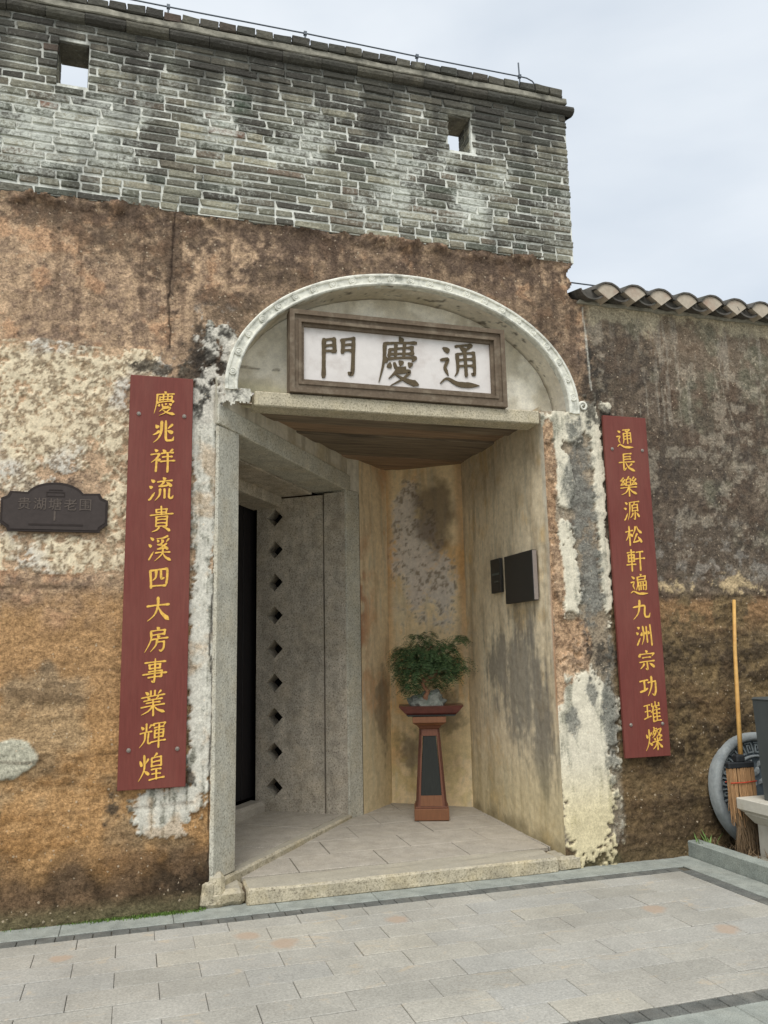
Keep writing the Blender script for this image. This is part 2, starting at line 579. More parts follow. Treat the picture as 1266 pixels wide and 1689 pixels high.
def grid_panel(name, P, rgb, mat, parent, mask=None, **k):
    """P: (nv, nu, 3) points; rgb (nv, nu, 3) albedo; mask of cells to keep"""
    nv, nu = P.shape[:2]
    idx = np.arange(nv * nu).reshape(nv, nu)
    q = np.stack([idx[:-1, :-1], idx[:-1, 1:], idx[1:, 1:], idx[1:, :-1]], -1)
    if mask is not None:
        q = q[mask]
    q = q.reshape(-1, 4)
    used = np.unique(q)
    remap = np.full(nv * nu, -1); remap[used] = np.arange(len(used))
    q = remap[q]
    co = P.reshape(-1, 3)[used]; cl = np.clip(rgb.reshape(-1, 3)[used], 0.004, 0.9)
    me = bpy.data.meshes.new(name)
    me.vertices.add(len(co)); me.vertices.foreach_set('co', co.astype(np.float32).ravel())
    me.loops.add(q.size); me.loops.foreach_set('vertex_index', q.astype(np.int32).ravel())
    me.polygons.add(len(q)); me.polygons.foreach_set('loop_start', np.arange(0, q.size, 4, dtype=np.int32))
    me.update(calc_edges=True)
    a = me.attributes.new('Col', 'FLOAT_COLOR', 'POINT')
    a.data.foreach_set('color', np.concatenate([cl, np.ones((len(cl), 1))], 1).astype(np.float32).ravel())
    me.polygons.foreach_set('use_smooth', [True] * len(q))
    return link(name, me, mat, parent, **k)


# ================================================================ THE GROUND
FA, FC = 0.0, 0.0
gz = -0.16
g = MB()
g.add([(-40, -60, gz), (40, -60, gz), (40, 40, gz), (-40, 40, gz)], [(0, 1, 2, 3)])
g.link('ground', M['ground'], kind='structure')

pave = MB().box(-3.2, 4.0, -4.6, 0.10, -0.10, -0.012).link('pavement', m_simple('joint_grout', lin(92, 86, 74), 0.15, 60, 0.95), kind='structure')


def paver_mesh(w, d, h, seed, c=0.0025):
    b = MB().box(-w / 2, w / 2, -d / 2, d / 2, -h, 0, c)
    return b.me('paver')


pm = paver_mesh(0.4070, 0.2010, 0.011, 1)
rows = [(-0.327, -0.490)] + [(-0.490 - 0.2063 * k, -0.490 - 0.2063 * (k + 1)) for k in range(8)]
pmats = {}
for ri, (ya, yb) in enumerate(rows):
    off = -0.035 if ri % 2 == 1 else 0.17
    k = -8
    while True:
        x0 = off + 0.4093 * k
        x1 = x0 + 0.4093
        k += 1
        if x0 > 3.688: break
        if x1 < -2.4: continue
        x1 = min(x1, 3.688)
        w = x1 - x0 - 0.0028; d = ya - yb - 0.0028
        if w < 0.02: continue
        if x1 - x0 > 0.40 and ri > 0:
            me = pm
        else:
            me = paver_mesh(w, d, 0.011, 1)
        o = link('paver', me, M['paver'], pave)
        o.location = ((x0 + x1) / 2 + rnd.uniform(-.0008, .0008), (ya + yb) / 2, rnd.uniform(-0.0012, 0.0012))
        o.rotation_euler = (rnd.uniform(-.003, .003), rnd.uniform(-.003, .003), rnd.uniform(-.0015, .0015))
# dark setts
sm = MB().box(-0.0475, 0.0475, -0.0475, 0.0475, -0.011, 0, 0.003).me('sett')
spots = [(-2.4 + 0.0995 * i, -0.276) for i in range(62)] + [(3.739, -0.375 - 0.0995 * i) for i in range(22)] + [(-1.6 + 0.0995 * i, -2.192) for i in range(53)]
for x, y in spots:
    if x > 3.79: continue
    o = link('sett', sm, M['sett'], pave)
    o.location = (x, y, rnd.uniform(-0.002, 0.0))
    o.rotation_euler = (rnd.uniform(-.01, .01), rnd.uniform(-.01, .01), rnd.uniform(-.01, .01))
# long border stones along the wall, and the pale ones of the right edge
edges = [-2.4, -1.62, -0.99, -0.347, 0.285, 0.91, 1.537, 2.18, 2.823, 3.45, 3.79]
for a, b in zip(edges[:-1], edges[1:]):
    o = link('border_slab', MB().box(a + .0015, b - .0015, -0.2235, 0.012, -0.011, 0.001, 0.003).me('border_slab'), M['border'], pave)
for i in range(5):
    y1 = -0.0 - 0.62 * i
    link('border_slab', MB().box(3.7915, 3.998, y1 - 0.617, (y1 if i else 0.012), -0.011, 0.001, 0.003).me('border_slab'), M['border'], pave)
for i in range(9):
    link('border_slab', MB().box(-2.0 + i * 0.65, -2.0 + i * 0.65 + 0.647, -2.50, -2.2435, -0.011, 0.0, 0.003).me('border_slab'), M['border'], pave)
for j in range(4):
    for i in range(14):
        o = link('paver', pm, M['paver'], pave)
        o.location = (-2.0 + i * 0.41 + (0.2 if j % 2 else 0), -2.607 - 0.206 * j, 0)
for i in range(0, 6):
    o = link('paver', pm, M['paver'], pave)

for o in [o for o in pave.children if o.location.length == 0 and o.data is pm]:
    bpy.data.objects.remove(o)

# the soil bed behind the kerb, with kerb stones
xs = np.linspace(4.10, 7.4, 110); ys = np.linspace(-3.0, 0.10, 90)
X, Y = np.meshgrid(xs, ys)
Z = 0.0 + 0.05 * fbm(X, Y, 0.25, 4, 3) + 0.03 * sstep(-0.4, 0.0, Y)
Pg = np.stack([X, Y, Z], -1)
cg = mixc(np.broadcast_to(arr(88, 76, 58), Pg.shape).copy(), arr(52, 46, 38), fbm(X, Y, 0.12, 4, 9))
grid_panel('soil_bed', Pg, cg, M['earth'], None, kind='structure')
kerb = thing('kerb', 'low grey green stone kerb round the soil bed at right', 'kerb', (4.05, 0, 0))
for i, (a, b) in enumerate(((0.03, -0.98), (-0.983, -1.95), (-1.953, -2.95))):
    me = MB().box(-0.045, 0.06, b, a, -0.012, 0.108, 0.006).me('kerb_stone')
    rough_mesh(me, 0.003, 0.08, 2, i)
    link('kerb_stone', me, M['kerb'], kerb)

# moss and grass along the foot of the wall
def blades(name, spots, mat, parent=None, **k):
    b = MB()
    for x, y, z, h, w in spots:
        a = rnd.uniform(0, math.pi * 2)
        lx, ly = math.cos(a) * h * rnd.uniform(.2, .9), math.sin(a) * h * rnd.uniform(.2, .9)
        ux, uy = -math.sin(a) * w, math.cos(a) * w
        b.add([(x - ux, y - uy, z), (x + ux, y + uy, z), (x + ux * .6 + lx * .4, y + uy * .6 + ly * .4, z + h * .6), (x - ux * .6 + lx * .4, y - uy * .6 + ly * .4, z + h * .6), (x + lx, y + ly, z + h)],
              [(0, 1, 2, 3), (3, 2, 4)])
    return b.link(name, mat, parent, **k)


sp = []
for i in range(2600):
    x = rnd.triangular(-0.35, 0.50, 0.25); 
    sp.append((x, -.018 - abs(rnd.gauss(0, .022)), 0.0, rnd.uniform(.006, .022), rnd.uniform(.0015, .003)))
for i in range(500):
    x = rnd.uniform(-2.2, 0.45)
    sp.append((x, -.02 - abs(rnd.gauss(0, .02)), 0.0, rnd.uniform(.005, .014), rnd.uniform(.0015, .003)))
blades('moss_strip', sp, M['moss'], kind='stuff')

# ================================================================ THE OLD GATE WALL
wall = thing('village_wall', 'old rammed earth village wall with recessed gateway and peeling whitewash', 'wall', (0, 0, 0))

CREAM = [(-0.6, 3.35, 0.41, 0.2), (-0.31, 3.41, 0.37, 0.13), (-0.62, 2.98, 0.41, 0.24), (-0.75, 2.74, 0.21, 0.2), (-0.45, 2.19, 0.48, 0.1), (0.02, 3.47, 0.24, 0.09), (-0.16, 3.05, 0.1, 0.38), (-0.12, 2.45, 0.08, 0.36), (-0.63, 3.16, 0.32, 0.13), (-1.3, 3.1, 0.6, 0.35), (-1.3, 2.3, 0.5, 0.2)]
PATCH = [(-0.66, 0.95, 0.13, 0.11), (-0.8, 0.93, 0.16, 0.12)]
DARK = [(0.18, 4.25, 0.08, 0.45), (-0.54, 4.5, 0.5, 0.12), (-0.2, 4.38, 0.24, 0.2), (0.14, 4.3, 0.2, 0.3), (1.12, 4.53, 0.65, 0.12), (2.56, 4.49, 0.74, 0.12), (3.1, 4.2, 0.25, 0.3), (0.6, 3.98, 0.26, 0.1), (0.9, 4.25, 0.35, 0.12), (0.3, 4.45, 0.3, 0.15)]
BLACK = [(0.39, 3.56, 0.12, 0.2), (0.32, 3.42, 0.12, 0.12), (0.50, 3.48, 0.07, 0.22), (0.15, 3.46, 0.16, 0.04), (0.38, 3.28, 0.10, 0.16), (3.42, 3.6, 0.10, 0.25), (3.55, 3.35, 0.08, 0.12), (-0.09, 0.62, 0.04, 0.13), (0.36, 0.78, 0.04, 0.08), (3.36, 1.5, 0.1, 0.2)]
WHITE = [(0.46, 3.66, 0.04, 0.16), (0.55, 3.75, 0.06, 0.06), (0.60, 3.50, 0.06, 0.26), (0.66, 3.32, 0.09, 0.17), (0.44, 2.67, 0.085, 0.75), (0.44, 1.66, 0.09, 0.8), (0.43, 0.95, 0.08, 0.3), (0.20, 0.60, 0.17, 0.14), (0.33, 0.66, 0.12, 0.09), (0.52, 3.18, 0.08, 0.11), (0.42, 3.10, 0.09, 0.35)]
WHITER = [(3.17, 3.26, 0.2, 0.15), (3.35, 3.33, 0.11, 0.14), (3.44, 2.88, 0.05, 0.58), (3.45, 2.17, 0.045, 0.45), (3.19, 0.78, 0.25, 0.72), (3.17, 0.33, 0.20, 0.30), (3.04, .75, .08, .7), (3.12, 2.1, 0.11, 0.38), (3.12, 2.87, 0.09, 0.29), (3.55, 3.42, 0.06, 0.05)]
GREYR = [(3.27, 2.75, 0.12, 0.52), (3.31, 2.08, 0.1, 0.45), (3.40, 0.96, 0.055, 0.45), (3.10, 1.01, 0.06, 0.09), (3.3, 3.05, .06, .2), (3.26, 1.2, .04, .1)]
ORANGER = [(3.02, 2.77, 0.05, 0.5), (3.14, 1.56, 0.17, 0.22), (3.03, 2.0, 0.06, 0.4), (3.0, 1.4, 0.04, 0.27)]
CREAMR = [(4.10, 2.0, 0.15, 0.05), (4.68, 2.02, 0.20, 0.08), (5.4, 2.0, 0.3, 0.06)]
DARKR = [(4.26, 3.02, 0.72, 0.31), (4.49, 2.33, 0.64, 0.30), (3.7, 3.8, 0.29, 0.31), (4.71, 3.35, 0.37, 0.21), (5.8, 2.6, .7, .5), (4.0, 2.3, .3, .3)]


def wall_albedo(X, Z):
    n1 = fbm(X, Z, 0.55, 5, 1); n2 = fbm(X, Z, 0.16, 5, 20, 0.62); n3 = fbm(X, Z, 0.045, 4, 40, 0.7); n4 = fbm(X, Z, 0.02, 3, 60, 0.8)
    lay = fbm(X, Z, 0.55, 5, 80, 0.68, sy=0.10)
    # dry upper earth, pinkish brown
    c = mixc(np.broadcast_to(arr(186, 158, 128), X.shape + (3,)).copy(), arr(126, 106, 90), sstep(0.3, 0.85, n1 * .45 + n3 * .55))
    c = mixc(c, arr(190, 146, 110), sstep(0.58, 0.82, n2) * 0.5)
    # ochre layered earth below
    low = sstep(2.15, 1.75, Z + 0.35 * (n2 - .5) + .2 * (n1 - .5))
    cl = mixc(np.broadcast_to(arr(170, 142, 106), X.shape + (3,)).copy(), arr(116, 94, 68), sstep(0.38, 0.72, lay * .65 + n3 * .35))
    cl = mixc(cl, arr(160, 138, 110), sstep(1.15, 1.6, Z + .4 * (n1 - .5)) * .75)
    cl = mixc(cl, arr(186, 138, 84), sstep(0.6, 0.8, n1) * 0.5)
    c = mixc(c, cl, low)
    # damp dark foot
    foot = sstep(0.62, 0.28, Z + 0.35 * (n1 - .5) + 0.2 * (n2 - .5))
    c = mixc(c, mixc(np.broadcast_to(arr(96, 78, 60), X.shape + (3,)).copy(), arr(50, 42, 34), sstep(.35, .65, n2)), foot * 0.92)
    c = mixc(c, arr(104, 98, 72), sstep(0.14, 0.03, Z) * 0.8)
    st = fbm(X, Z, .08, 4, 250, .6, sy=1.1)
    c = mixc(c, arr(104, 84, 68), sstep(.58, .8, st) * sstep(3.4, 4.1, Z) * .55)
    # right hand wall
    R = sstep(3.38, 3.46, X + 0.05 * (n3 - .5)) * sstep(6, -2, Z * 0)
    cr = mixc(np.broadcast_to(arr(94, 86, 76), X.shape + (3,)).copy(), arr(62, 54, 48), sstep(.35, .7, n1 * .3 + n2 * .3 + n3 * .4))
    cr = mixc(cr, arr(122, 110, 94), sstep(3.5, 4.1, Z + .3 * (n1 - .5)) * 0.75)
    cr = mixc(cr, arr(98, 108, 92), sstep(.6, .8, fbm(X, Z, .3, 4, 120)) * .5)
    vs_r = fbm(X, Z, .06, 4, 230, .6, sy=.9)
    cr = mixc(cr, arr(56, 52, 48), sstep(.42, .72, vs_r * .6 + n2 * .4) * sstep(1.9, 2.2, Z) * sstep(4.2, 3.5, Z) * .65)
    cr = mixc(cr, arr(158, 152, 138), sstep(.66, .82, fbm(X, Z, .05, 4, 236, .65, sy=.5)) * sstep(2.6, 3.4, Z) * .5)
    cr = mixc(cr, arr(54, 52, 48), sstep(.35, .75, n1 * .5 + n2 * .5) * sstep(1.95, 2.1, Z) * sstep(3.6, 2.8, Z) * .5)
    crl = mixc(np.broadcast_to(arr(116, 98, 68), X.shape + (3,)).copy(), arr(54, 46, 34), sstep(.36, .66, lay * .35 + n3 * .4 + n2 * .25))
    crl = mixc(crl, arr(72, 62, 50), sstep(.45, .7, n1) * .45)
    crl = mixc(crl, arr(150, 116, 80), sstep(1.55, 1.85, Z) * sstep(2.0, 1.9, Z) * sstep(.4, .6, n2) * .8)
    crl = mixc(crl, arr(116, 96, 70), sstep(.55, .15, Z) * .4)
    cr = mixc(cr, crl, sstep(1.98, 1.86, Z + 0.06 * (n2 - .5)))
    cr = mixc(cr, arr(60, 58, 54), sstep(-.25, .35, blobs(X, Z, DARKR) + .8 * (n2 - .5) + .9 * (n3 - .5)) * .75)
    cr = mixc(cr, arr(168, 160, 142), sstep(.60, .74, fbm(X, Z, .14, 5, 270, .72)) * sstep(2.0, 2.3, Z) * .42)
    cr = mixc(cr, arr(150, 148, 140), sstep(.55, .75, fbm(X, Z, .09, 4, 140, .75)) * sstep(1.95, 2.1, Z) * sstep(2.7, 2.2, Z) * .5)
    cr = mixc(cr, arr(198, 176, 136), sstep(-.15, .3, blobs(X, Z, CREAMR) + 1.1 * (n2 - .5) + 1.3 * (n3 - .5) - .1) * .75)
    # pale lime line under the coping
    cr = mixc(cr, arr(178, 168, 142), sstep(4.13, 4.20, Z + .34 * (n1 - .5) + .2 * (n2 - .5) + .1 * (n3 - .5)) * .85)
    c = mixc(c, cr, R)
    c = mixc(c, arr(120, 84, 52), sstep(.1, .02, Z) * 0)
    # algae blotches, then a band darker towards the bricks
    c = mixc(c, arr(78, 66, 56), sstep(-.35, .65, blobs(X, Z, DARK) + .7 * (n2 - .5) + 1.1 * (n3 - .5)) * .7)
    c = mixc(c, arr(96, 80, 68), sstep(4.30, 4.60, Z + .3 * (n1 - .5) + .3 * (n3 - .5)) * (1 - R) * .6)
    # cream lime skin left in flakes
    mc = sstep(-.08, .08, blobs(X, Z, CREAM) * 0.55 + .95 * (n2 - .5) + 1.25 * (n3 - .5) + .06)
    mc = np.where(blobs(X, Z, CREAM) < -.25, 0, mc)
    c = mixc(c, mixc(np.broadcast_to(arr(218, 204, 174), X.shape + (3,)).copy(), arr(206, 200, 186), sstep(.5, .7, n1)), mc * .9)
    c = mixc(c, arr(126, 104, 80), mc * sstep(.50, .66, n3 * .5 + n4 * .5) * .7)
    c = mixc(c, arr(150, 124, 94), mc * sstep(.62, .7, fbm(X, Z, .08, 4, 180, .7)) * .55)
    mp = sstep(-.05, .05, blobs(X, Z, PATCH) + .5 * (n2 - .5))
    c = mixc(c, arr(176, 172, 152), mp)
    # whitewashed plaster round the opening
    vert = fbm(X, Z, 0.03, 4, 160, .6, sy=.3)
    mw = sstep(-.03, .04, blobs(X, Z, WHITE) + .55 * (n2 - .5) + .75 * (n3 - .5) + .09)
    ww = mixc(np.broadcast_to(arr(200, 196, 182), X.shape + (3,)).copy(), arr(140, 138, 124), sstep(.5, .8, vert * .6 + n3 * .4))
    ww = mixc(ww, arr(176, 150, 118), sstep(.6, .78, n1 * .5 + n2 * .5) * .6)
    ww = mixc(ww, arr(112, 92, 72), sstep(.50, .515, X + .02 * (n2 - .5)) * sstep(3.1, 3.0, Z) * .6)
    c = mixc(c, ww, mw)
    zone = sstep(2.96, 2.98, X) * sstep(3.50, 3.44, X)
    mr = sstep(-.03, .04, blobs(X, Z, WHITER) + .7 * (n2 - .5) + .6 * (n3 - .5) + .07)
    wr = mixc(np.broadcast_to(arr(214, 206, 184), X.shape + (3,)).copy(), arr(160, 156, 138), sstep(.45, .8, vert * .5 + n2 * .5))
    wr = mixc(wr, arr(206, 190, 140), sstep(.8, .3, Z) * .6)
    # jamb ground: damp lime between the white parts
    jg = zone * sstep(.12, .2, Z) * sstep(3.50, 3.36, Z + .15 * (n2 - .5) + .1 * (n3 - .5))
    c = mixc(c, mixc(np.broadcast_to(arr(148, 138, 120), X.shape + (3,)).copy(), arr(88, 80, 70), sstep(.4, .65, n2)), jg * .8)
    c = mixc(c, arr(196, 190, 172), jg * sstep(.42, .62, n2 * .5 + n3 * .5) * .75)
    c = mixc(c, arr(212, 208, 196) * 0.98, (1 - 0) * mr * 0)
    c = mixc(c, wr, mr)
    mo = sstep(-.04, .05, blobs(X, Z, ORANGER) + .5 * (n2 - .5) + .3 * (n3 - .5) + .05)
    c = mixc(c, mixc(np.broadcast_to(arr(188, 154, 120), X.shape + (3,)).copy(), arr(140, 108, 80), sstep(.4, .7, n3)), mo * .85)
    mg = sstep(-.2, .4, blobs(X, Z, GREYR) + .9 * (n2 - .5) + .9 * (n3 - .5) + .1)
    c = mixc(c, arr(104, 105, 100), mg * .7)
    mb = sstep(-.15, .35, blobs(X, Z, BLACK) + 1.2 * (n2 - .5) + 1.2 * (n3 - .5))
    c = mixc(c, arr(60, 57, 52), mb * .8)
    er = np.sqrt(((X - AX) / AA) ** 2 + (np.maximum(Z - AZ, 0) / AB) ** 2)
    hug = sstep(1.22, 1.0, er + .22 * (n2 - .5) + .16 * (n3 - .5)) * (er > .97) * sstep(3.35, 3.5, Z)
    c = mixc(c, arr(74, 62, 52), hug * .5)
    foot_l = sstep(.30, .38, X) * sstep(.80, .55, X) * sstep(3.0, 3.15, Z) * sstep(4.0, 3.75, Z)
    ch = n2 * .45 + n3 * .55
    c = mixc(c, arr(50, 46, 42), foot_l * sstep(.52, .40, ch) * .85)
    c = mixc(c, arr(206, 200, 186), foot_l * sstep(.54, .62, ch) * .8)
    # cracks
    def crack(x0, z0, x1, z1, wd, amp, sd, col, k):
        tt = np.clip((Z - z0) / (z1 - z0), 0, 1)
        xc = x0 + (x1 - x0) * tt + amp * (vnoise(Z / .06 + 3, Z * 0 + .5, sd) - .5) + amp * 2 * (vnoise(Z / .4, Z * 0 + .5, sd + 1) - .5)
        m = sstep(wd, wd * .4, np.abs(X - xc)) * ((Z > min(z0, z1)) & (Z < max(z0, z1)))
        return mixc(c, col, m * k)
    c = crack(.20, 3.6, .19, 4.6, .010, .03, 200, arr(48, 38, 32), .85)
    c = crack(3.43, 3.55, 3.40, 4.25, .010, .02, 210, arr(190, 186, 172), .7)
    c = crack(4.80, 3.2, 4.62, 4.1, .008, .05, 215, arr(170, 160, 140), .45)
    c = crack(.49, .25, .52, 3.05, .008, .02, 220, arr(52, 46, 38), .85)
    # dark line where the layers of the right wall meet
    for zz, k in ((1.93, .6), (2.62, .35), (1.42, .4), (.98, .45), (.62, .4), (3.55, .3)):
        zl = zz + .05 * (vnoise(X / .5, X * 0, int(zz * 100)) - .5) + .02 * (vnoise(X / .07, X * 0, 7) - .5)
        c = mixc(c, arr(54, 46, 38), sstep(.022, .004, np.abs(Z - zl)) * R * k * sstep(.2, .5, n2))
    for zz, k in ((1.96, .6), (1.45, .35), (.95, .4), (3.50, .0), (.62, .35)):
        zl = zz + .05 * (vnoise(X / .5, X * 0, int(zz * 99)) - .5)
        c = mixc(c, arr(82, 64, 46), sstep(.018, .004, np.abs(Z - zl)) * (1 - R) * (X < .4) * k * sstep(.3, .6, n2))
    return c, dict(n1=n1, n2=n2, n3=n3, n4=n4, lay=lay, mc=mc, mw=mw, mr=mr, mo=mo, R=R, mp=mp)


AX, AZ, AA, AB = 1.93, 3.38, 1.37, 0.95     # the arch over the gate: centre, half width, rise


def ubreaks(vals, step):
    out = [vals[0]]
    for a, b in zip(vals[:-1], vals[1:]):
        n = max(1, round((b - a) / step))
        out += list(np.linspace(a, b, n + 1)[1:])
    return np.array(out)


xs = np.concatenate([ubreaks([-2.6, -1.3], 0.04), ubreaks([-1.3, 0.515, 2.985, 3.29, 5.4], 0.0105)[1:], ubreaks([5.4, 8.0], 0.05)[1:]])
zs = ubreaks([-0.02, 3.22, 4.305, 4.655], 0.0105)
X, Z = np.meshgrid(xs, zs)
C_, F_ = wall_albedo(X, Z)
relief = -0.010 * (F_['n1'] - .5) - (0.010 - .006 * F_['mc']) * (F_['n2'] - .5) - (0.006 - .003 * F_['mc']) * (F_['n3'] - .5) - .003 * (F_['n4'] - .5)
relief += -(0.012 + 0.006 * F_['R']) * (F_['lay'] - .5) * sstep(2.2, 1.9, Z)
relief += -0.014 * F_['R'] * (F_['n3'] - .5) * sstep(2.2, 1.9, Z)
relief *= 1 - .6 * np.maximum(F_['mw'], F_['mr'])
relief += -0.008 * F_['mc'] - 0.014 * F_['mw'] - 0.018 * F_['mr'] + 0.008 * F_['mo'] - .014 * F_['mp']
relief += -0.03 * sstep(.25, .0, Z) * (X < .45)
# ragged crust just under the bricks
relief += -0.05 * sstep(4.52, 4.62, Z + .05 * (F_['n2'] - .5)) * F_['n2']
edge = np.minimum(np.abs(X - .515), np.abs(X - 2.985))
relief *= np.where((Z < 3.3) & (edge < .03), edge / .03, 1)
Yw = relief
# left of the post the wash bulges towards the post
Yw += 0.03 * sstep(.60, .50, np.abs(X)) * 0
P = np.stack([X, Yw, Z], -1)
xc = (X[:-1, :-1] + X[1:, 1:]) / 2; zc = (Z[:-1, :-1] + Z[1:, 1:]) / 2
inside = ((xc > .515) & (xc < 2.985) & (zc < 3.22))
el = 1 - ((xc - AX) / (AA - .035)) ** 2 - ((zc - AZ) / (AB - .035)) ** 2
inside |= (el > 0) & (zc > 3.36)
_w = fbm(xc, zc, .09, 4, 350)
inside |= (zc <= 3.36) & (zc > 3.20) & (xc > .74 + .05 * (_w - .5)) & (xc < 2.96)
inside |= (zc <= 3.36) & (xc > .53) & (xc < 2.9) & (zc < 3.235 + .10 * (_w - .4))
inside |= (xc > 3.38) & (zc > 4.305)
inside |= zc > 4.615 + .05 * (fbm(xc, zc * 0, .12, 4, 333) - .5)
inside |= (xc > 3.29 + .02 * np.sin(zc * 40)) & (zc > 4.30)
grid_panel('earth_face', P, C_, M['earth'], wall, mask=~inside)

# solid body behind the face (above the gate, both sides), plus added light blocks
core = MB()
core.box(-2.6, 0.42, 0.045, 0.6, -0.02, 4.60)
core.box(0.42, 3.24, 0.33, 0.6, 3.46, 4.60)
core.box(3.24, 3.27, 0.045, 0.6, 3.46, 4.60)
core.box(3.12, 8.0, 0.055, 0.6, -0.02, 3.28)
core.box(3.31, 8.0, 0.055, 0.6, 3.28, 4.28)
core.box(3.09, 3.4, 0.6, 3.4, -0.02, 3.6)
core.box(0.42, 3.09, 0.34, 3.4, 3.462, 3.6)
core.box(2.0, 3.4, 2.6, 3.4, -0.02, 3.46)
core.box(-2.6, 3.6, 3.4, 3.7, -0.1, 3.7)  # from here unseen back, side and roof boxes added against light leaks
core.box(-2.6, 0.25, 0.6, 3.4, -0.1, 3.7)
core.box(0.25, 3.6, 0.6, 3.7, 3.6, 3.75)
core.link('wall_core_and_light_blocks', M['core'], wall)

# ---- floor of the recess
A = np.array([.690, .200]); C = np.array([1.840, 1.680]); E_ = np.array([2.000, 1.800]); BL = np.array([2.390, 2.200]); BR = np.array([3.020, 1.750]); JR = np.array([2.985, 0.0])
gdir = (C - A) / np.linalg.norm(C - A); gin = np.array([-gdir[1], gdir[0]])


def fz(x, y):
    return 0.095 + 0.018 * y


def slab(name, poly, zt, th, mat, parent, c=.004, rough=0.002, seed=0):
    """flat stone with an outline seen from above; its top follows the floor"""
    bm = bmesh.new()
    top = [bm.verts.new((x, y, (zt(x, y) if callable(zt) else zt))) for x, y in poly]
    f = bm.faces.new(top)
    r = bmesh.ops.extrude_face_region(bm, geom=[f])
    for v in r['geom']:
        if isinstance(v, bmesh.types.BMVert):
            v.co.z -= th
    bmesh.ops.recalc_face_normals(bm, faces=bm.faces[:])
    if c:
        bmesh.ops.bevel(bm, geom=bm.edges[:], offset=c, segments=1, affect='EDGES')
    bmesh.ops.triangulate(bm, faces=[f for f in bm.faces if len(f.verts) > 4])
    me = bpy.data.meshes.new(name); bm.to_mesh(me); bm.free()
    return link(name, me, mat, parent)


MB().box(0.40, 3.12, 0.02, 3.4, -0.10, 0.07).link('recess_bed', M['soil'], wall)
# front step: one long stone and a broken one at its right end
def stone(name, x0, x1, y0, y1, z0, z1, mat, parent, amp=.006, seed=0, c=.012, label=None, rot=0):
    me = MB().box(x0, x1, y0, y1, z0, z1, c).me(name)
    rough_mesh(me, amp, 0.09, 3, seed)
    o = link(name, me, mat, parent, smooth=False, label=label)
    return o


stone('step_stone', .735, 2.905, -0.055, 0.235, -0.008, 0.098, M['step'], wall, .014, 2, .014)
stone('step_stone', 2.915, 3.10, -0.03, 0.20, -0.008, 0.090, M['step'], wall, .02, 5, .02)
stone('step_stone', .47, .725, -0.03, 0.25, -0.008, 0.098, M['step'], wall, .018, 8, .03)
me = MB().box(.425, .60, -0.04, 0.14, -0.008, 0.20, .03).me('post_foot')
rough_mesh(me, .02, .08, 3, 18)
for v in me.vertices:
    v.co.x += .075 * max(0, v.co.z) / .2 * (1 if v.co.x < .5 else 0); v.co.y += .03 * max(0, v.co.z) / .2
link('post_foot', me, M['step'], wall)
# floor slabs of the recess: joints run across, then along
segs = []
ybreak = [0.24, 0.62, 1.0, 1.42, 1.84, 2.3]


def clip_poly(poly, n, d):
    out = []
    for i in range(len(poly)):
        a = poly[i]; b = poly[(i + 1) % len(poly)]
        da = a[0] * n[0] + a[1] * n[1] - d; db = b[0] * n[0] + b[1] * n[1] - d
        if da <= 0: out.append(a)
        if da * db < 0:
            t = da / (da - db); out.append((a[0] + (b[0] - a[0]) * t, a[1] + (b[1] - a[1]) * t))
    return out


# passage side of the gate line is on the gin side
for r in range(5):
    ya, yb = ybreak[r], ybreak[r + 1]
    xb = [0.5 + (0.30 if r % 2 else 0.0) + 0.62 * i for i in range(6)]
    for a, b in zip(xb[:-1], xb[1:]):
        poly = [(a + .003, ya + .003), (b - .003, ya + .003), (b - .003, yb - .003), (a + .003, yb - .003)]
        poly = clip_poly(poly, gin, float(A @ gin) - 0.005)
        if len(poly) > 2: poly = clip_poly(poly, (1, 0), 3.04)
        if len(poly) < 3: continue
        if min(p[0] for p in poly) > 3.0: continue
        ar = 0.5 * abs(sum(poly[i][0] * poly[(i + 1) % len(poly)][1] - poly[(i + 1) % len(poly)][0] * poly[i][1] for i in range(len(poly))))
        if ar < .004: continue
        dz = rnd.uniform(-.002, .002)
        slab('floor_slab', poly, (lambda x, y, dz=dz: fz(x, y) + dz), 0.03, M['floor_slab'], wall, .003)
# ledge stone of the threshold along the gate line, and the passage floor behind it
def gp(s, t):
    p = A + gdir * s + gin * t
    return (float(p[0]), float(p[1]))


L = float(np.linalg.norm(C - A))


def gbox(name, s0, s1, t0, t1, z0, z1, mat, c=.006, amp=.003, seed=0, cuts=2, z1b=None, parent=None, label=None):
    """block laid out along the gate line (s) and into the wall (t)"""
    z1b = z1 if z1b is None else z1b
    me = MB().box(s0, s1, t0, t1, z0, z1, c).me(name)
    if cuts:
        rough_mesh(me, amp, 0.10, cuts, seed)
    for v in me.vertices:
        s, t, z = v.co
        k = (s - s0) / (s1 - s0)
        if z1b != z1 and z > (z0 + z1) / 2:
            z += (z1b - z1) * k
        x, y = gp(s, t)
        v.co = (x, y, z)
    return link(name, me, mat, parent or wall, label=label)


gbox('threshold_ledge', -0.30, L + .05, -0.012, 0.075, 0.02, 0.150, M['step'], .014, .006, 3, 4, z1b=0.158)
for i, (a, b) in enumerate(((-.2, .62), (.625, 1.3), (1.305, L + .02))):
    gbox('floor_slab', a, b, 0.079, 0.80, 0.02, 0.147 + .004 * i, M['floor_slab'], .004, .002, i, 1)
gbox('sill_stone', 0.0, L - .02, 0.80, 0.97, 0.05, 0.245, M['floor_slab'], .03, .008, 21, 3)

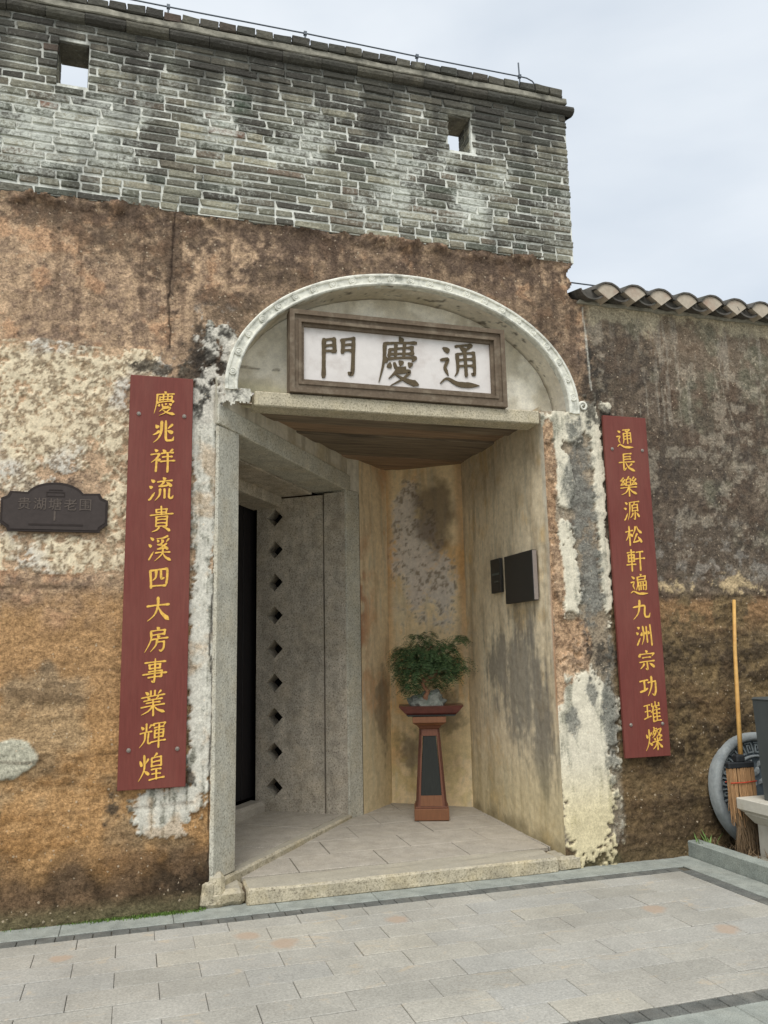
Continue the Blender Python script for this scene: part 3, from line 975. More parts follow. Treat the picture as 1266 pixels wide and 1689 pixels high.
# ---- gate stones
gbox('gate_post', -0.275, 0.0, 0.0, 0.30, 0.152, 3.088, M['granite'], .008, .004, 31, 2)
me = None
def beam(name, s0, s1, t0, t1, za0, zb0, za1, zb1, mat, c=.008, amp=.004, seed=0):
    me = MB().box(s0, s1, t0, t1, 0, 1, c).me(name)
    me = MB().box(s0, s1, t0, t1, 0, .2, c).me(name)
    rough_mesh(me, amp, 0.10, 3, seed)
    for v in me.vertices:
        s, t, z = v.co
        k = (s - s0) / (s1 - s0); q = z / .2
        lo = za0 + (zb0 - za0) * k; hi = za1 + (zb1 - za1) * k
        x, y = gp(s, t)
        v.co = (x, y, lo + (hi - lo) * q)
    return link(name, me, mat, wall)


beam('gate_lintel', -0.285, L + .17, -0.006, 0.34, 3.092, 3.010, 3.235, 3.165, M['granite'], seed=4)
beam('soffit_slab', -0.28, L + .02, 0.345, 0.66, 3.085, 3.000, 3.20, 3.15, M['granite_dark'], seed=5, amp=.008)
beam('soffit_slab', -0.28, L + .02, 0.665, 0.98, 3.00, 2.90, 3.15, 3.10, M['granite_dark'], seed=6, amp=.012)
# far jamb: face strip, then the two reveal slabs with the row of diamond shaped bar holes
def fbox(name, p, q, z0, z1, depth, mat, c=.006, amp=.003, seed=0, nrm=None):
    """upright slab between two floor points, pushed back to the left of p->q"""
    p = np.array(p, float); q = np.array(q, float)
    d = q - p; Ln = np.linalg.norm(d); d = d / Ln; n = np.array([-d[1], d[0]]) if nrm is None else np.array(nrm)
    me = MB().box(0, Ln, 0, depth, z0, z1, c).me(name)
    rough_mesh(me, amp, 0.12, 2, seed)
    for v in me.vertices:
        s, t, z = v.co
        w = p + d * s + n * t
        v.co = (w[0], w[1], z)
    return link(name, me, mat, wall)


fbox('jamb_stone', C, E_, 0.10, 3.02, 0.16, M['granite'], seed=41)
Rv = lambda t: C + gin * t
fbox('reveal_slab', Rv(.225), Rv(.012), 0.12, 3.0, 0.15, M['granite_dark'], seed=42, amp=.0025)


def diamond_slab():
    t0, t1 = .237, .925
    z0, z1 = .12, 2.985
    tc, r = .735, .086
    zc = [.357 + .3066 * i for i in range(9)]
    # front faces: bands around each diamond
    vs = []; fs = []
    def V(t, d, z):
        vs.append((t, d, z)); return len(vs) - 1
    zb = [z0] + [(a + b) / 2 for a, b in zip(zc[:-1], zc[1:])] + [z1]
    dep = .11
    for i, z in enumerate(zc):
        a, b = zb[i], zb[i + 1]
        for d, flip in ((0, False), (.16, True)):
            cn = [V(t0, d, a), V(t1, d, a), V(t1, d, b), V(t0, d, b)]
            dm = [V(tc, d, z - r), V(tc + r, d, z), V(tc, d, z + r), V(tc - r, d, z)]
            F = [(cn[0], cn[1], dm[1], dm[0]), (cn[1], cn[2], dm[2], dm[1]), (cn[2], cn[3], dm[3], dm[2]), (cn[3], cn[0], dm[0], dm[3])]
            fs += F
            if d == 0: f0 = dm
        for k in range(4):
            fs.append((f0[k], f0[(k + 1) % 4], dm[(k + 1) % 4], dm[k]))
    # side closures
    c = [V(t0, 0, z0), V(t0, .16, z0), V(t0, .16, z1), V(t0, 0, z1)]; fs.append(tuple(c))
    c = [V(t1, 0, z0), V(t1, .16, z0), V(t1, .16, z1), V(t1, 0, z1)]; fs.append(tuple(c))
    out = []
    for t, d, z in vs:
        w = Rv(t) + gdir * d
        out.append((w[0], w[1], z))
    me = mesh('reveal_slab', out, fs)
    bm = bmesh.new(); bm.from_mesh(me)
    bmesh.ops.remove_doubles(bm, verts=bm.verts, dist=.0005)
    bmesh.ops.recalc_face_normals(bm, faces=bm.faces[:])
    bm.to_mesh(me); bm.free()
    o = link('reveal_slab', me, M['granite_dark'], wall, label='granite slab pierced by a row of nine diamond holes')
    for z in zc:      # the end of each hole, coloured near black as its shade
        pts = []
        for tt, zz in ((tc, z - r), (tc + r, z), (tc, z + r), (tc - r, z)):
            w = Rv(tt) + gdir * .1605
            pts.append((w[0], w[1], zz))
        b = mesh('bar_hole_end', pts, [(0, 1, 2, 3)])
        link('bar_hole_end', b, M['void'], o)


diamond_slab()
# dark passage: closed room behind with black door leaf
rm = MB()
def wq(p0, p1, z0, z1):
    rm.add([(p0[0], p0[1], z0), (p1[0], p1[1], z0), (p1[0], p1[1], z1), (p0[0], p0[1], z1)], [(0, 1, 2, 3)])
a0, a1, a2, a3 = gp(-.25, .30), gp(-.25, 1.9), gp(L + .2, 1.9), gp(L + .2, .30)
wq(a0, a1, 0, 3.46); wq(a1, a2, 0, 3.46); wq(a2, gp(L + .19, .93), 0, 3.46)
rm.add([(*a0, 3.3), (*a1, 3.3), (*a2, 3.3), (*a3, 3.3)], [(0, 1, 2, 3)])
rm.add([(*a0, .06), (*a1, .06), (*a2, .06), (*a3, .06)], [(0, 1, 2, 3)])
rm.link('passage_lining', M['void'], wall)  # lining painted near black to deepen the shade inside
leaf = MB()
door = None
for i in range(9):
    s0 = -.12 + i * .235
    me = MB().box(s0, s0 + .231, 1.0 + .004 * (i % 2), 1.05, .25, 3.0, .004).me('door_board')
    for v in me.vertices:
        x, y = gp(v.co.x, v.co.y); v.co = (x, y, v.co.z)
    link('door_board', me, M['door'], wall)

# ---- plastered walls of the recess
def plaster_panel(name, p, q, z0, z1, paint, parent=wall, amp=.012, nrm_in=None):
    p = np.array(p, float); q = np.array(q, float)
    Ln = np.linalg.norm(q - p); d = (q - p) / Ln; n = np.array([d[1], -d[0]])
    us = np.linspace(0, Ln, int(Ln / .013) + 2); zs_ = np.linspace(z0, z1, int((z1 - z0) / .013) + 2)
    U, Zp = np.meshgrid(us, zs_)
    cc = paint(U, Zp, Ln)
    off = amp * (fbm(U, Zp, .5, 4, 300 + int(p[0] * 10)) - .5) + .004 * (fbm(U, Zp, .06, 3, 310) - .5)
    off *= np.minimum(1, np.minimum(U, Ln - U) / .04)
    Pp = np.stack([p[0] + d[0] * U + n[0] * off, p[1] + d[1] * U + n[1] * off, Zp], -1)
    return grid_panel(name, Pp, cc, M['plaster'], parent)


def paint_common(U, Zp, sd, base, dark, ochre, k_dark=.6):
    n1 = fbm(U, Zp, .6, 5, sd); n2 = fbm(U, Zp, .15, 5, sd + 20, .6); v = fbm(U, Zp, .07, 5, sd + 40, .6, sy=.55)
    c = np.broadcast_to(np.array(base), U.shape + (3,)).copy()
    c = mixc(c, np.array(dark), sstep(.4, .75, v * .6 + n1 * .4) * k_dark)
    c = mixc(c, np.array(ochre), sstep(.5, .8, n1 * .6 + n2 * .4) * .6)
    c = mixc(c, arr(198, 190, 166), sstep(.6, .85, fbm(U, Zp, .05, 4, sd + 60, .6, sy=.4)) * .45)
    return c, n1, n2, v


def paint_left(U, Zp, Ln):
    c, n1, n2, v = paint_common(U, Zp, 401, arr(232, 210, 172), arr(160, 136, 106), arr(214, 166, 122), .42)
    c = mixc(c, arr(164, 110, 84), sstep(2.9, 2.2, Zp) * sstep(1.2, 1.8, Zp) * sstep(.3, .7, n2) * sstep(.2, .0, U) * .7)
    c = mixc(c, arr(196, 180, 138), sstep(1.2, .6, Zp) * .5)
    c = mixc(c, arr(92, 80, 74), sstep(.25, -.25, np.abs(U - Ln * .75) / .2 + np.abs(Zp - 1.0) / .5 - .8 + (n2 - .5)) * .5)
    return c


def paint_back(U, Zp, Ln):
    c, n1, n2, v = paint_common(U, Zp, 501, arr(236, 212, 168), arr(166, 142, 108), arr(224, 176, 112), .4)
    n3 = fbm(U, Zp, .04, 4, 560, .7)
    w = blobs(U, Zp, [(.28, 2.45, .26, .62), (.55, 2.12, .16, .34), (.2, 2.9, .16, .3)])
    m = sstep(-.2, .3, w + .7 * (n2 - .5) + .7 * (n3 - .5) - .08)
    wc = mixc(np.broadcast_to(arr(214, 204, 192), U.shape + (3,)).copy(), arr(140, 130, 118), sstep(.55, .85, n3))
    c = mixc(c, wc, m * .85)
    d = blobs(U, Zp, [(.48, 2.85, .2, .35)])
    c = mixc(c, arr(110, 94, 76), sstep(-.3, .3, d + .5 * (n2 - .5)) * .75)
    c = mixc(c, arr(190, 136, 78), sstep(.08, .0, np.minimum(U - .0, Ln - U - .03)) * sstep(1.2, 1.8, Zp) * .5)
    d = blobs(U, Zp, [(.55, .95, .16, .2), (.2, .6, .15, .2)])
    c = mixc(c, arr(84, 80, 72), sstep(-.2, .4, d + .8 * (n2 - .5) + .4 * (n3 - .5)) * .6)
    c = mixc(c, arr(204, 186, 132), sstep(1.1, .4, Zp) * sstep(.4, .6, n2) * .5)
    return c


def paint_right(U, Zp, Ln):
    # U from the back corner (0) to the outer edge (Ln)
    c, n1, n2, v = paint_common(U, Zp, 601, arr(234, 216, 182), arr(158, 138, 108), arr(226, 192, 134), .55)
    n3 = fbm(U, Zp, .05, 4, 640, .7)
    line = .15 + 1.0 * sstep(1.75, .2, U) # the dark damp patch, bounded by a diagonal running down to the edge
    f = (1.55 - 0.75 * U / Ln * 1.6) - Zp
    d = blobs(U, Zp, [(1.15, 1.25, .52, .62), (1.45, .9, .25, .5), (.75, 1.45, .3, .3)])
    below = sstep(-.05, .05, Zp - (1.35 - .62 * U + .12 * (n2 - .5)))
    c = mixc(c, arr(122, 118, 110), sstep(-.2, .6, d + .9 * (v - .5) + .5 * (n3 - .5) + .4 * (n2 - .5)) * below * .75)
    c = mixc(c, arr(108, 92, 74), sstep(2.7, 3.1, Zp + .5 * (n1 - .5)) * .35)
    c = mixc(c, arr(196, 182, 134), sstep(.9, .3, Zp) * .45)
    c = mixc(c, arr(206, 200, 184), sstep(Ln - .08, Ln - .01, U + .03 * (n2 - .5)) * sstep(.8, 2.2, Zp) * .6)
    c = mixc(c, arr(190, 126, 84), sstep(Ln - .04, Ln, U) * sstep(2.4, 1.7, Zp) * sstep(.9, 1.2, Zp) * .7)
    c = mixc(c, arr(116, 104, 76), sstep(.25, .1, Zp + .1 * (n2 - .5)) * .6)
    return c


plaster_panel('plaster_wall', E_, BL, .05, 3.40, paint_left)
plaster_panel('plaster_wall', BL, BR, .05, 3.40, paint_back)
plaster_panel('plaster_wall', BR, JR, .05, 3.40, paint_right)


def paint_over(U, Zp, Ln):
    c, n1, n2, v = paint_common(U, Zp, 701, arr(210, 202, 184), arr(150, 140, 120), arr(190, 174, 140), .55)
    return c


# plaster band over the gate lintel up to the ceiling
e1 = A - gdir * .30
e2 = A + gdir * (L + .14)
plaster_panel('plaster_band', e1 - gin * .0 + gin * .012, e2 + gin * .012, 3.10, 3.42, paint_over, amp=.006)

e3 = A + gdir * (L + .06) + gin * .012
plaster_panel('plaster_band', e3, E_ + gdir * .004, 3.0, 3.42, paint_over, amp=.002)
# ---- ceiling planks, running along the wall
yy = .19
k = 0
for wd, mt, dz in ((.12, 'plank_grey', 0), (.13, 'plank_grey', .018), (.20, 'plank', .004), (.28, 'plank_ochre', .02), (.30, 'plank', .006), (.42, 'plank', .018), (.5, 'plank_ochre', .01), (.5, 'plank', .02)):
    me = MB().box(.35, 3.085, yy + .004, yy + wd - .004, 3.315 + dz, 3.40 + dz, .008).me('ceiling_plank')
    rough_mesh(me, .010, .12, 3, k)
    link('ceiling_plank', me, M[mt], wall)
    yy += wd; k += 1

# ---- lintel shelf, lunette and arch
stone('lintel_shelf', .765, 2.955, -0.012, 0.185, 3.243, 3.347, M['granite_lintel'], wall, .006, 12, .008)
MB().box(.62, 3.15, .10, .36, 3.350, 3.365).link('shelf_bed', M['sign_white'], wall)
us = np.linspace(-1.36, 1.36, 240); vs_ = np.linspace(3.30, 4.32, 90)
U, V = np.meshgrid(us, vs_)
n1 = fbm(U, V, .5, 5, 801); n2 = fbm(U, V, .12, 5, 821); n3 = fbm(U, V, .04, 4, 841, .7)
cc = np.broadcast_to(arr(240, 234, 216), U.shape + (3,)).copy()
cc = mixc(cc, arr(198, 188, 164), sstep(.45, .75, n1 * .5 + n2 * .5) * .7)
cc = mixc(cc, arr(214, 206, 168), sstep(3.55, 3.42, V) * (U < -.6) * .7)
cc = mixc(cc, arr(120, 110, 96), sstep(.012, .003, np.abs(V - (3.60 + .02 * (n2 - .5)))) * (U < -.7) * sstep(.4, .5, n2) * .8)
Pq = np.stack([AX + U, .245 + .008 * (n1 - .5), V], -1)
grid_panel('lunette_back', Pq, cc, M['plaster'], wall)
th = np.linspace(-.06, math.pi + .06, 260); dd = np.linspace(-.012, .27, 26)
TH, DD = np.meshgrid(th, dd)
n1 = fbm(TH * 1.2, DD, .4, 5, 901); n2 = fbm(TH * 1.2, DD, .08, 5, 921); n3 = fbm(TH * 1.2, DD, .03, 4, 941, .7)
rr = 1 - .012 * (n1 - .5) - .006 * (n2 - .5)
Pq = np.stack([AX + np.cos(TH) * (AA - .085) * rr, DD, AZ + np.sin(TH) * (AB - .085) * rr], -1)
cc = np.broadcast_to(arr(226, 218, 200), TH.shape + (3,)).copy()
cc = mixc(cc, arr(190, 178, 152), sstep(.4, .7, n1) * .7)
cc = mixc(cc, arr(96, 90, 80), sstep(.68, .8, n2 * .6 + n3 * .4) * .8)
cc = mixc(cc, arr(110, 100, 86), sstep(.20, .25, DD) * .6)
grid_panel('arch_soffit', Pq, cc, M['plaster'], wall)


def arch_band():
    # moulded band: profile (radial offset from the outer edge, y)
    prof = [(0.0, .01), (0.0, -.030), (-.010, -.038), (-.020, -.036), (-.024, -.026), (-.064, -.024), (-.068, -.034), (-.080, -.036), (-.088, -.028), (-.088, .03)]
    N = 220
    th = np.linspace(-.04, math.pi + .04, N)
    vs = []; 
    for t in th:
        for j, (o, y) in enumerate(prof):
            w = 0.004 * (float(fbm(np.array([t * 1.3]), np.array([j * .02]), .07, 3, 77)[0]) - .5)
            vs.append((AX + math.cos(t) * (AA + o + w), y + w, AZ + math.sin(t) * (AB + o + w)))
    n = len(prof)
    fs = [(i * n + j, i * n + j + 1, (i + 1) * n + j + 1, (i + 1) * n + j) for i in range(N - 1) for j in range(n - 1)]
    fs += [tuple(range(n)), tuple((N - 1) * n + j for j in range(n - 1, -1, -1))]
    me = mesh('arch_moulding', vs, fs)
    bm = bmesh.new(); bm.from_mesh(me); bmesh.ops.recalc_face_normals(bm, faces=bm.faces[:]); bm.to_mesh(me); bm.free()
    o = link('arch_moulding', me, M['arch'], wall)
    # round bosses along it
    b = MB()
    for ring, (r0, r1, y0) in enumerate(((.0, .018, -.034), (.018, .024, -.040), (.024, .029, -.040))):
        pass
    prof2 = [(0.0, -.030), (.010, -.033), (.017, -.028), (.021, -.033), (.026, -.032), (.028, -.020)]
    vs = []; K = 16
    for r, y in prof2[1:]:
        for k in range(K):
            a = 2 * math.pi * k / K
            vs.append((r * math.cos(a), y, r * math.sin(a)))
    vs.append((0, prof2[0][1], 0))
    fs = [(len(vs) - 1, k, (k + 1) % K) for k in range(K)]
    for i in range(len(prof2) - 2):
        fs += [(i * K + k, (i + 1) * K + k, (i + 1) * K + (k + 1) % K, i * K + (k + 1) % K) for k in range(K)]
    rm_ = mesh('boss', vs, fs)
    # spacing by arc length
    tt = np.linspace(0.05, math.pi - .05, 2000)
    px = AX + np.cos(tt) * (AA - .044); pz = AZ + np.sin(tt) * (AB - .044)
    s = np.concatenate([[0], np.cumsum(np.hypot(np.diff(px), np.diff(pz)))])
    nb = 23
    for i in range(nb):
        k = np.searchsorted(s, s[-1] * (i + .3) / (nb - .4))
        k = min(k, len(tt) - 1)
        q = link('boss', rm_, M['arch'], o)
        q.location = (px[k], -.002, pz[k])
        q.scale = (1.0, 1, 1.0) if i % 3 else (1.12, 1, 1.12)
        q.rotation_euler = (0, rnd.uniform(0, 3), 0)
    # scroll at each springing
    for sx, x0 in ((1, AX + AA + .035),):
        b = MB()
        pts = []
        for i in range(26):
            a = i / 25 * 2.6 * math.pi
            r = .038 * (1 - i / 25 * .72)
            pts.append((x0 + sx * (-math.cos(a) * r), -.022, 3.405 + math.sin(a) * r))
        b.tube(pts, [.013 - .006 * i / 25 for i in range(26)], 8)
        b.link('scroll', M['arch'], o, smooth=True)


arch_band()

# ================================================================ TEXT
def glyph(ch, size, mat, name, parent, depth=.0015, weight=0.0, slant=True, wob=.012, seed=0):
    """one brushed character as its own mesh, centred on its origin, facing -y"""
    cu = bpy.data.curves.new('t', 'FONT')
    cu.body = ch
    cu.size = size
    cu.align_x = 'CENTER'
    cu.align_y = 'CENTER'
    cu.offset = weight * size
    cu.extrude = depth
    tmp = bpy.data.objects.new('t', cu)
    COL.objects.link(tmp)
    dg = bpy.context.evaluated_depsgraph_get()
    me = bpy.data.meshes.new_from_object(tmp.evaluated_get(dg))
    bpy.data.objects.remove(tmp); bpy.data.curves.remove(cu)
    me.name = name
    co = np.zeros(len(me.vertices) * 3); me.vertices.foreach_get('co', co); co = co.reshape(-1, 3)
    if len(co) == 0:
        return None
    cx, cy = (co[:, 0].max() + co[:, 0].min()) / 2, (co[:, 1].max() + co[:, 1].min()) / 2
    x = (co[:, 0] - cx) / size; y = (co[:, 1] - cy) / size
    if slant:
        w1 = (vnoise(x * 4 + seed * 3.1 + 20, y * 4 + 20, 5) - .5); w2 = (vnoise(x * 4 + seed * 2.3 + 60, y * 4 + 60, 6) - .5)
        w3 = (vnoise(x * 14 + seed + 20, y * 14 + 20, 8) - .5); w4 = (vnoise(x * 14 + seed + 60, y * 14 + 90, 9) - .5)
        y2 = y + x * .11 + w1 * wob * 5 + w3 * wob * 1.6
        x2 = x * (1 - .10 * y) + y * .03 + w2 * wob * 5 + w4 * wob * 1.6
        x, y = x2, y2
    out = np.stack([x * size, -co[:, 2], y * size], -1)
    me.vertices.foreach_set('co', out.ravel()); me.update()
    me.materials.clear()
    o = link(name, me, mat, parent)
    return o


STROKES = {
    '門': 's18,92 17,6;h18,90 42,92;s42,93 41,62;h20,77 41,78;h20,63 41,64;s60,92 60,62;h60,90 86,93;t86,94 85,8 74,14;h60,78 84,79;h60,64 84,65',
    '慶': 'd50,100 56,92;h14,88 90,90;p15,88 14,50 2,4;h28,76 82,78;s42,87 41,64;s62,87 61,64;h25,64 80,65;s80,78 79,64;s27,77 26,63;d19,57 16,49;h22,55 86,57;p88,57 80,48;d27,45 23,36;t37,46 41,34 60,33 65,39;d51,48 57,42;d70,46 78,39;p46,34 38,24 24,13;p44,27 72,28 56,12 26,-2;n40,22 62,8 94,-2',
    '兆': 'p42,95 40,50 32,22 10,2;d20,78 31,66;p34,52 24,44 8,36;t60,96 59,20 65,8 87,8 92,26;p86,80 68,62;d69,52 88,40',
    '祥': 'd21,97 30,88;h6,76 38,79;p38,79 26,60 4,42;s25,60 24,2;d30,56 40,46;d53,95 61,84;p88,97 78,84;h46,80 92,82;h50,63 88,65;h42,45 97,47;s69,80 68,-2',
    '流': 'd14,92 26,82;d6,66 17,57;t6,6 12,12 26,38;d60,99 67,90;h36,82 94,84;p62,82 54,70 42,62;t42,62 60,63 80,66;d72,77 90,58;p46,50 44,24 28,2;s64,50 63,10;t82,50 81,14 86,6 94,8 98,22',
    '貴': 'h28,86 72,87;s28,88 30,74;s72,88 70,74;h30,74 70,75;s50,99 50,66;h4,64 97,66;s28,56 28,18;h28,56 73,58;s73,59 72,18;h30,44 71,45;h30,31 71,32;h28,18 72,19;p40,16 32,6 12,-2;n58,16 70,10 88,-2',
    '溪': 'd14,92 26,82;d6,66 17,57;t6,6 12,12 26,38;p86,97 64,91 38,88;d43,84 48,75;d60,84 65,75;p88,86 78,74;p66,76 56,68 44,64;t44,64 66,62;p78,68 60,54 42,46;t42,46 78,49;d72,57 87,43;h34,32 95,34;p64,44 60,24 30,0;n64,32 76,14 98,0',
    '四': 's16,82 20,16;h16,82 86,84;t86,85 84,50 80,16;p40,82 38,56 27,42;t60,83 59,54 64,47 76,50;h20,20 80,20',
    '大': 'h6,62 94,66;p50,97 48,62 34,28 6,2;n50,62 66,30 98,2',
    '房': 'd52,100 60,92;h30,86 84,88;s84,89 82,70;h30,70 81,71;p30,86 28,50 6,0;d57,67 63,58;h34,52 96,55;p56,52 50,26 28,2;h54,38 84,40;t84,41 81,14 73,2 63,9',
    '事': 'h10,86 92,88;h28,75 72,77;s28,77 30,62;s72,77 70,62;h30,62 70,63;h26,49 78,51;s78,52 77,26;h4,38 97,40;h26,26 78,27;t50,99 50,4 38,11',
    '業': 's42,99 42,80;s58,99 58,80;d23,95 33,84;p80,97 68,84;h8,76 94,78;d31,73 38,65;p71,75 62,65;h16,62 86,64;h24,50 78,52;h6,38 95,40;s51,64 50,-2;p48,36 34,20 6,6;n54,36 70,20 97,6',
    '輝': 's26,97 26,66;d7,87 15,76;p44,92 36,78;h4,62 46,65;p20,60 18,30 2,6;t34,60 33,20 38,16 48,26;d55,96 51,84;h54,92 96,94;p97,94 90,83;h58,78 92,80;s58,67 58,38;h58,66 90,67;s90,68 89,38;h59,52 88,53;h58,38 89,39;h46,22 99,24;s74,90 73,-2',
    '煌': 'd9,75 14,58;p40,82 30,64;p25,97 24,50 16,24 2,4;d28,38 42,23;p71,99 60,86;s52,82 53,52;h52,82 88,84;s88,85 87,52;h54,68 86,69;h53,53 87,54;h52,40 88,42;h54,24 86,25;h42,6 98,8;s70,40 70,7',
    '通': 'h44,93 82,95;p83,95 66,81;d57,89 70,80;p46,76 46,40 40,24;h46,76 88,78;t88,79 88,28 79,33;h48,62 86,63;h48,47 86,48;s66,76 66,25;d14,90 26,80;t6,62 25,64 15,46 24,26;n5,12 20,20 48,6 98,3',
    '長': 's32,95 32,50;h32,94 80,96;h33,80 74,81;h33,66 74,67;h4,50 97,52;t32,50 32,6 50,22;p78,41 60,27;n44,50 60,22 97,0',
    '樂': 'p55,100 47,91;s38,86 39,54;h38,86 64,88;s64,89 63,54;h39,71 63,72;h39,55 63,56;p24,97 8,80;t8,80 23,78;p31,86 6,58;t6,58 30,61;d23,71 35,54;p84,97 70,80;t70,80 85,78;p93,86 68,58;t68,58 92,61;d85,71 98,54;h6,42 95,44;s51,54 51,-2;p50,42 34,20 6,6;n53,42 68,22 97,6',
    '源': 'd14,92 26,82;d6,66 17,57;t6,6 12,12 26,38;h38,90 95,92;p38,90 38,50 25,4;p67,89 60,77;s52,76 52,46;h52,76 85,78;s85,79 84,46;h53,61 84,62;h52,46 84,47;t68,46 68,4 58,12;p55,35 50,24 38,12;d79,35 94,15',
    '松': 'h4,70 45,73;s26,97 25,-2;p25,68 16,44 2,24;d29,57 43,41;p62,93 58,72 44,50;n70,93 80,72 99,56;p68,56 58,34 45,12;t45,12 66,14 90,20;d77,36 95,6',
    '軒': 'h6,84 44,86;s10,73 10,42;h10,72 42,73;s42,74 41,42;h11,57 41,58;h10,42 41,43;h0,26 48,28;s26,98 26,-2;h56,84 92,86;h50,52 99,54;s74,86 73,-4',
    '遍': 'd60,100 67,92;h42,86 88,88;s88,89 87,74;h43,73 87,74;p42,86 42,50 32,22;s48,60 48,22;h48,60 90,62;t90,63 90,21 83,26;s61,60 61,23;s75,60 75,23;h43,42 89,43;d14,90 26,80;t6,62 25,64 15,46 24,26;n5,12 20,20 48,6 98,3',
    '九': 'p40,97 38,60 28,28 4,4;t8,66 71,72 66,30 69,11 91,10 96,30',
    '洲': 'd14,92 26,82;d6,66 17,57;t6,6 12,12 26,38;d38,62 34,48;p46,92 46,40 33,2;d54,64 59,52;s66,88 66,12;d74,64 79,52;s90,95 90,-4',
    '宗': 'd50,100 56,91;d14,86 9,70;h14,82 90,84;p91,84 81,70;h30,64 72,65;h10,44 92,46;t52,44 51,4 40,11;p33,35 26,22 10,10;d67,35 91,13',
    '功': 'h4,80 45,82;s26,80 26,34;t2,28 26,34 47,43;h48,68 90,71;t90,72 86,24 79,5 65,14;p66,97 64,50 40,2',
    '璀': 'h6,86 40,88;h8,58 38,60;h2,24 41,32;s23,86 22,28;s70,100 70,80;s50,93 51,80;h51,80 91,81;s91,93 90,80;p58,74 52,60 42,48;s54,62 54,4;d71,77 79,68;h55,60 95,62;h55,43 91,44;h55,26 91,27;h54,6 98,8;s74,60 74,7',
    '燦': 'd9,73 14,58;p38,80 30,64;p24,95 23,50 14,24 2,4;d27,36 40,21;s54,100 54,88;h54,93 70,94;p52,87 42,65;h52,84 65,85;p66,85 58,68 42,54;d51,75 59,67;h72,88 93,90;p94,90 84,70 64,54;n73,84 84,66 99,55;h43,36 97,38;s70,52 70,-2;d53,51 60,42;p88,53 78,42;p68,36 58,18 42,4;n72,36 82,20 99,4',
}


def brushed(ch, size, mat, name, parent, depth=.0015, wt=1.0, seed=0):
    """a character written stroke by stroke with a brush: each stroke swells and tapers; one mesh"""
    rr = random.Random(seed * 31 + 5)
    spec = STROKES[ch].split(';')
    n = len(spec)
    W = 7.3 * wt * (1.18 if n < 7 else (1.0 if n < 12 else .84))
    mb = MB()
    kx, ky = rr.uniform(.07, .12), rr.uniform(-.03, .02)
    sx, sy = rr.uniform(.94, 1.04), rr.uniform(.95, 1.05)
    for si, sp_ in enumerate(spec):
        kind = sp_[0]
        pts = [Vector((*(float(q) for q in p.split(',')), 0)) for p in sp_[1:].split()]
        pts = [p + Vector((rr.uniform(-1.6, 1.6), rr.uniform(-1.4, 1.4), 0)) for p in pts]
        if kind == 'h' and len(pts) == 2:
            pts.insert(1, (pts[0] + pts[1]) / 2 + Vector((0, 1.2, 0)))
        if kind == 's' and len(pts) == 2:
            pts.insert(1, (pts[0] + pts[1]) / 2 + Vector((rr.uniform(-.8, 1), 0, 0)))
        # resample
        path = []
        k = len(pts)
        for i in range(k - 1):
            p0 = pts[max(i - 1, 0)]; p1 = pts[i]; p2 = pts[i + 1]; p3 = pts[min(i + 2, k - 1)]
            m = 7
            for j in range(m):
                t = j / m
                if kind == 't':
                    q = p1.lerp(p2, t)
                else:
                    q = 0.5 * ((2 * p1) + (p2 - p0) * t + (2 * p0 - 5 * p1 + 4 * p2 - p3) * t * t + (-p0 + 3 * p1 - 3 * p2 + p3) * t ** 3)
                path.append(q)
        path.append(pts[-1])
        if kind == 't':       # soften corners
            for _ in range(2):
                path = [path[0]] + [(path[i - 1] + path[i] * 2 + path[i + 1]) / 4 for i in range(1, len(path) - 1)] + [path[-1]]
        N = len(path)
        L_, R_ = [], []
        for i, q in enumerate(path):
            t = i / (N - 1)
            if kind == 'h': w = .60 + .42 * abs(2 * t - 1) ** 2.2 + .16 * (t > .82)
            elif kind == 's': w = .92 + .26 * abs(2 * t - 1) ** 2
            elif kind == 'p': w = 1.20 * (1 - t) ** .75 + .10
            elif kind == 'n': w = .42 + 1.25 * min(t / .78, 1) ** 1.5 if t < .8 else 1.67 * (1 - t) / .2 + .08
            elif kind == 'd': w = .40 + 1.15 * math.sin(math.pi * min(1, t * .72 + .06)) ** 1.2
            else: w = .95 if t < .78 else .95 * (1 - t) / .22 + .12
            if i == 0: w *= .55
            if i == N - 1: w *= .55
            w *= W * rr.uniform(.93, 1.07)
            d = (path[min(i + 1, N - 1)] - path[max(i - 1, 0)]).normalized()
            nv = Vector((-d.y, d.x, 0))
            if i == 0: q = q - d * W * .35
            if i == N - 1 and kind in 'hs': q = q + d * W * .35
            L_.append(q + nv * w * .5 * 1.15); R_.append(q - nv * w * .5 * .95)
        def tr(p, y):
            x = (p.x - 50) / 100; z = (p.y - 48) / 100
            return ((x * sx + z * ky) * size, y, (z * sy + x * kx) * size)
        y0 = -depth - .00012 * si
        vs = [tr(p, y0) for p in L_] + [tr(p, y0) for p in R_] + [tr(p, .0004) for p in L_] + [tr(p, .0004) for p in R_]
        fs = []
        for i in range(N - 1):
            fs.append((i, i + 1, N + i + 1, N + i))
            fs.append((i, 2 * N + i, 2 * N + i + 1, i + 1))
            fs.append((N + i, N + i + 1, 3 * N + i + 1, 3 * N + i))
        fs.append((0, N, 3 * N, 2 * N)); fs.append((N - 1, 3 * N - 1, 4 * N - 1, 2 * N - 1))
        mb.add(vs, fs)
    return mb.link(name, mat, parent)


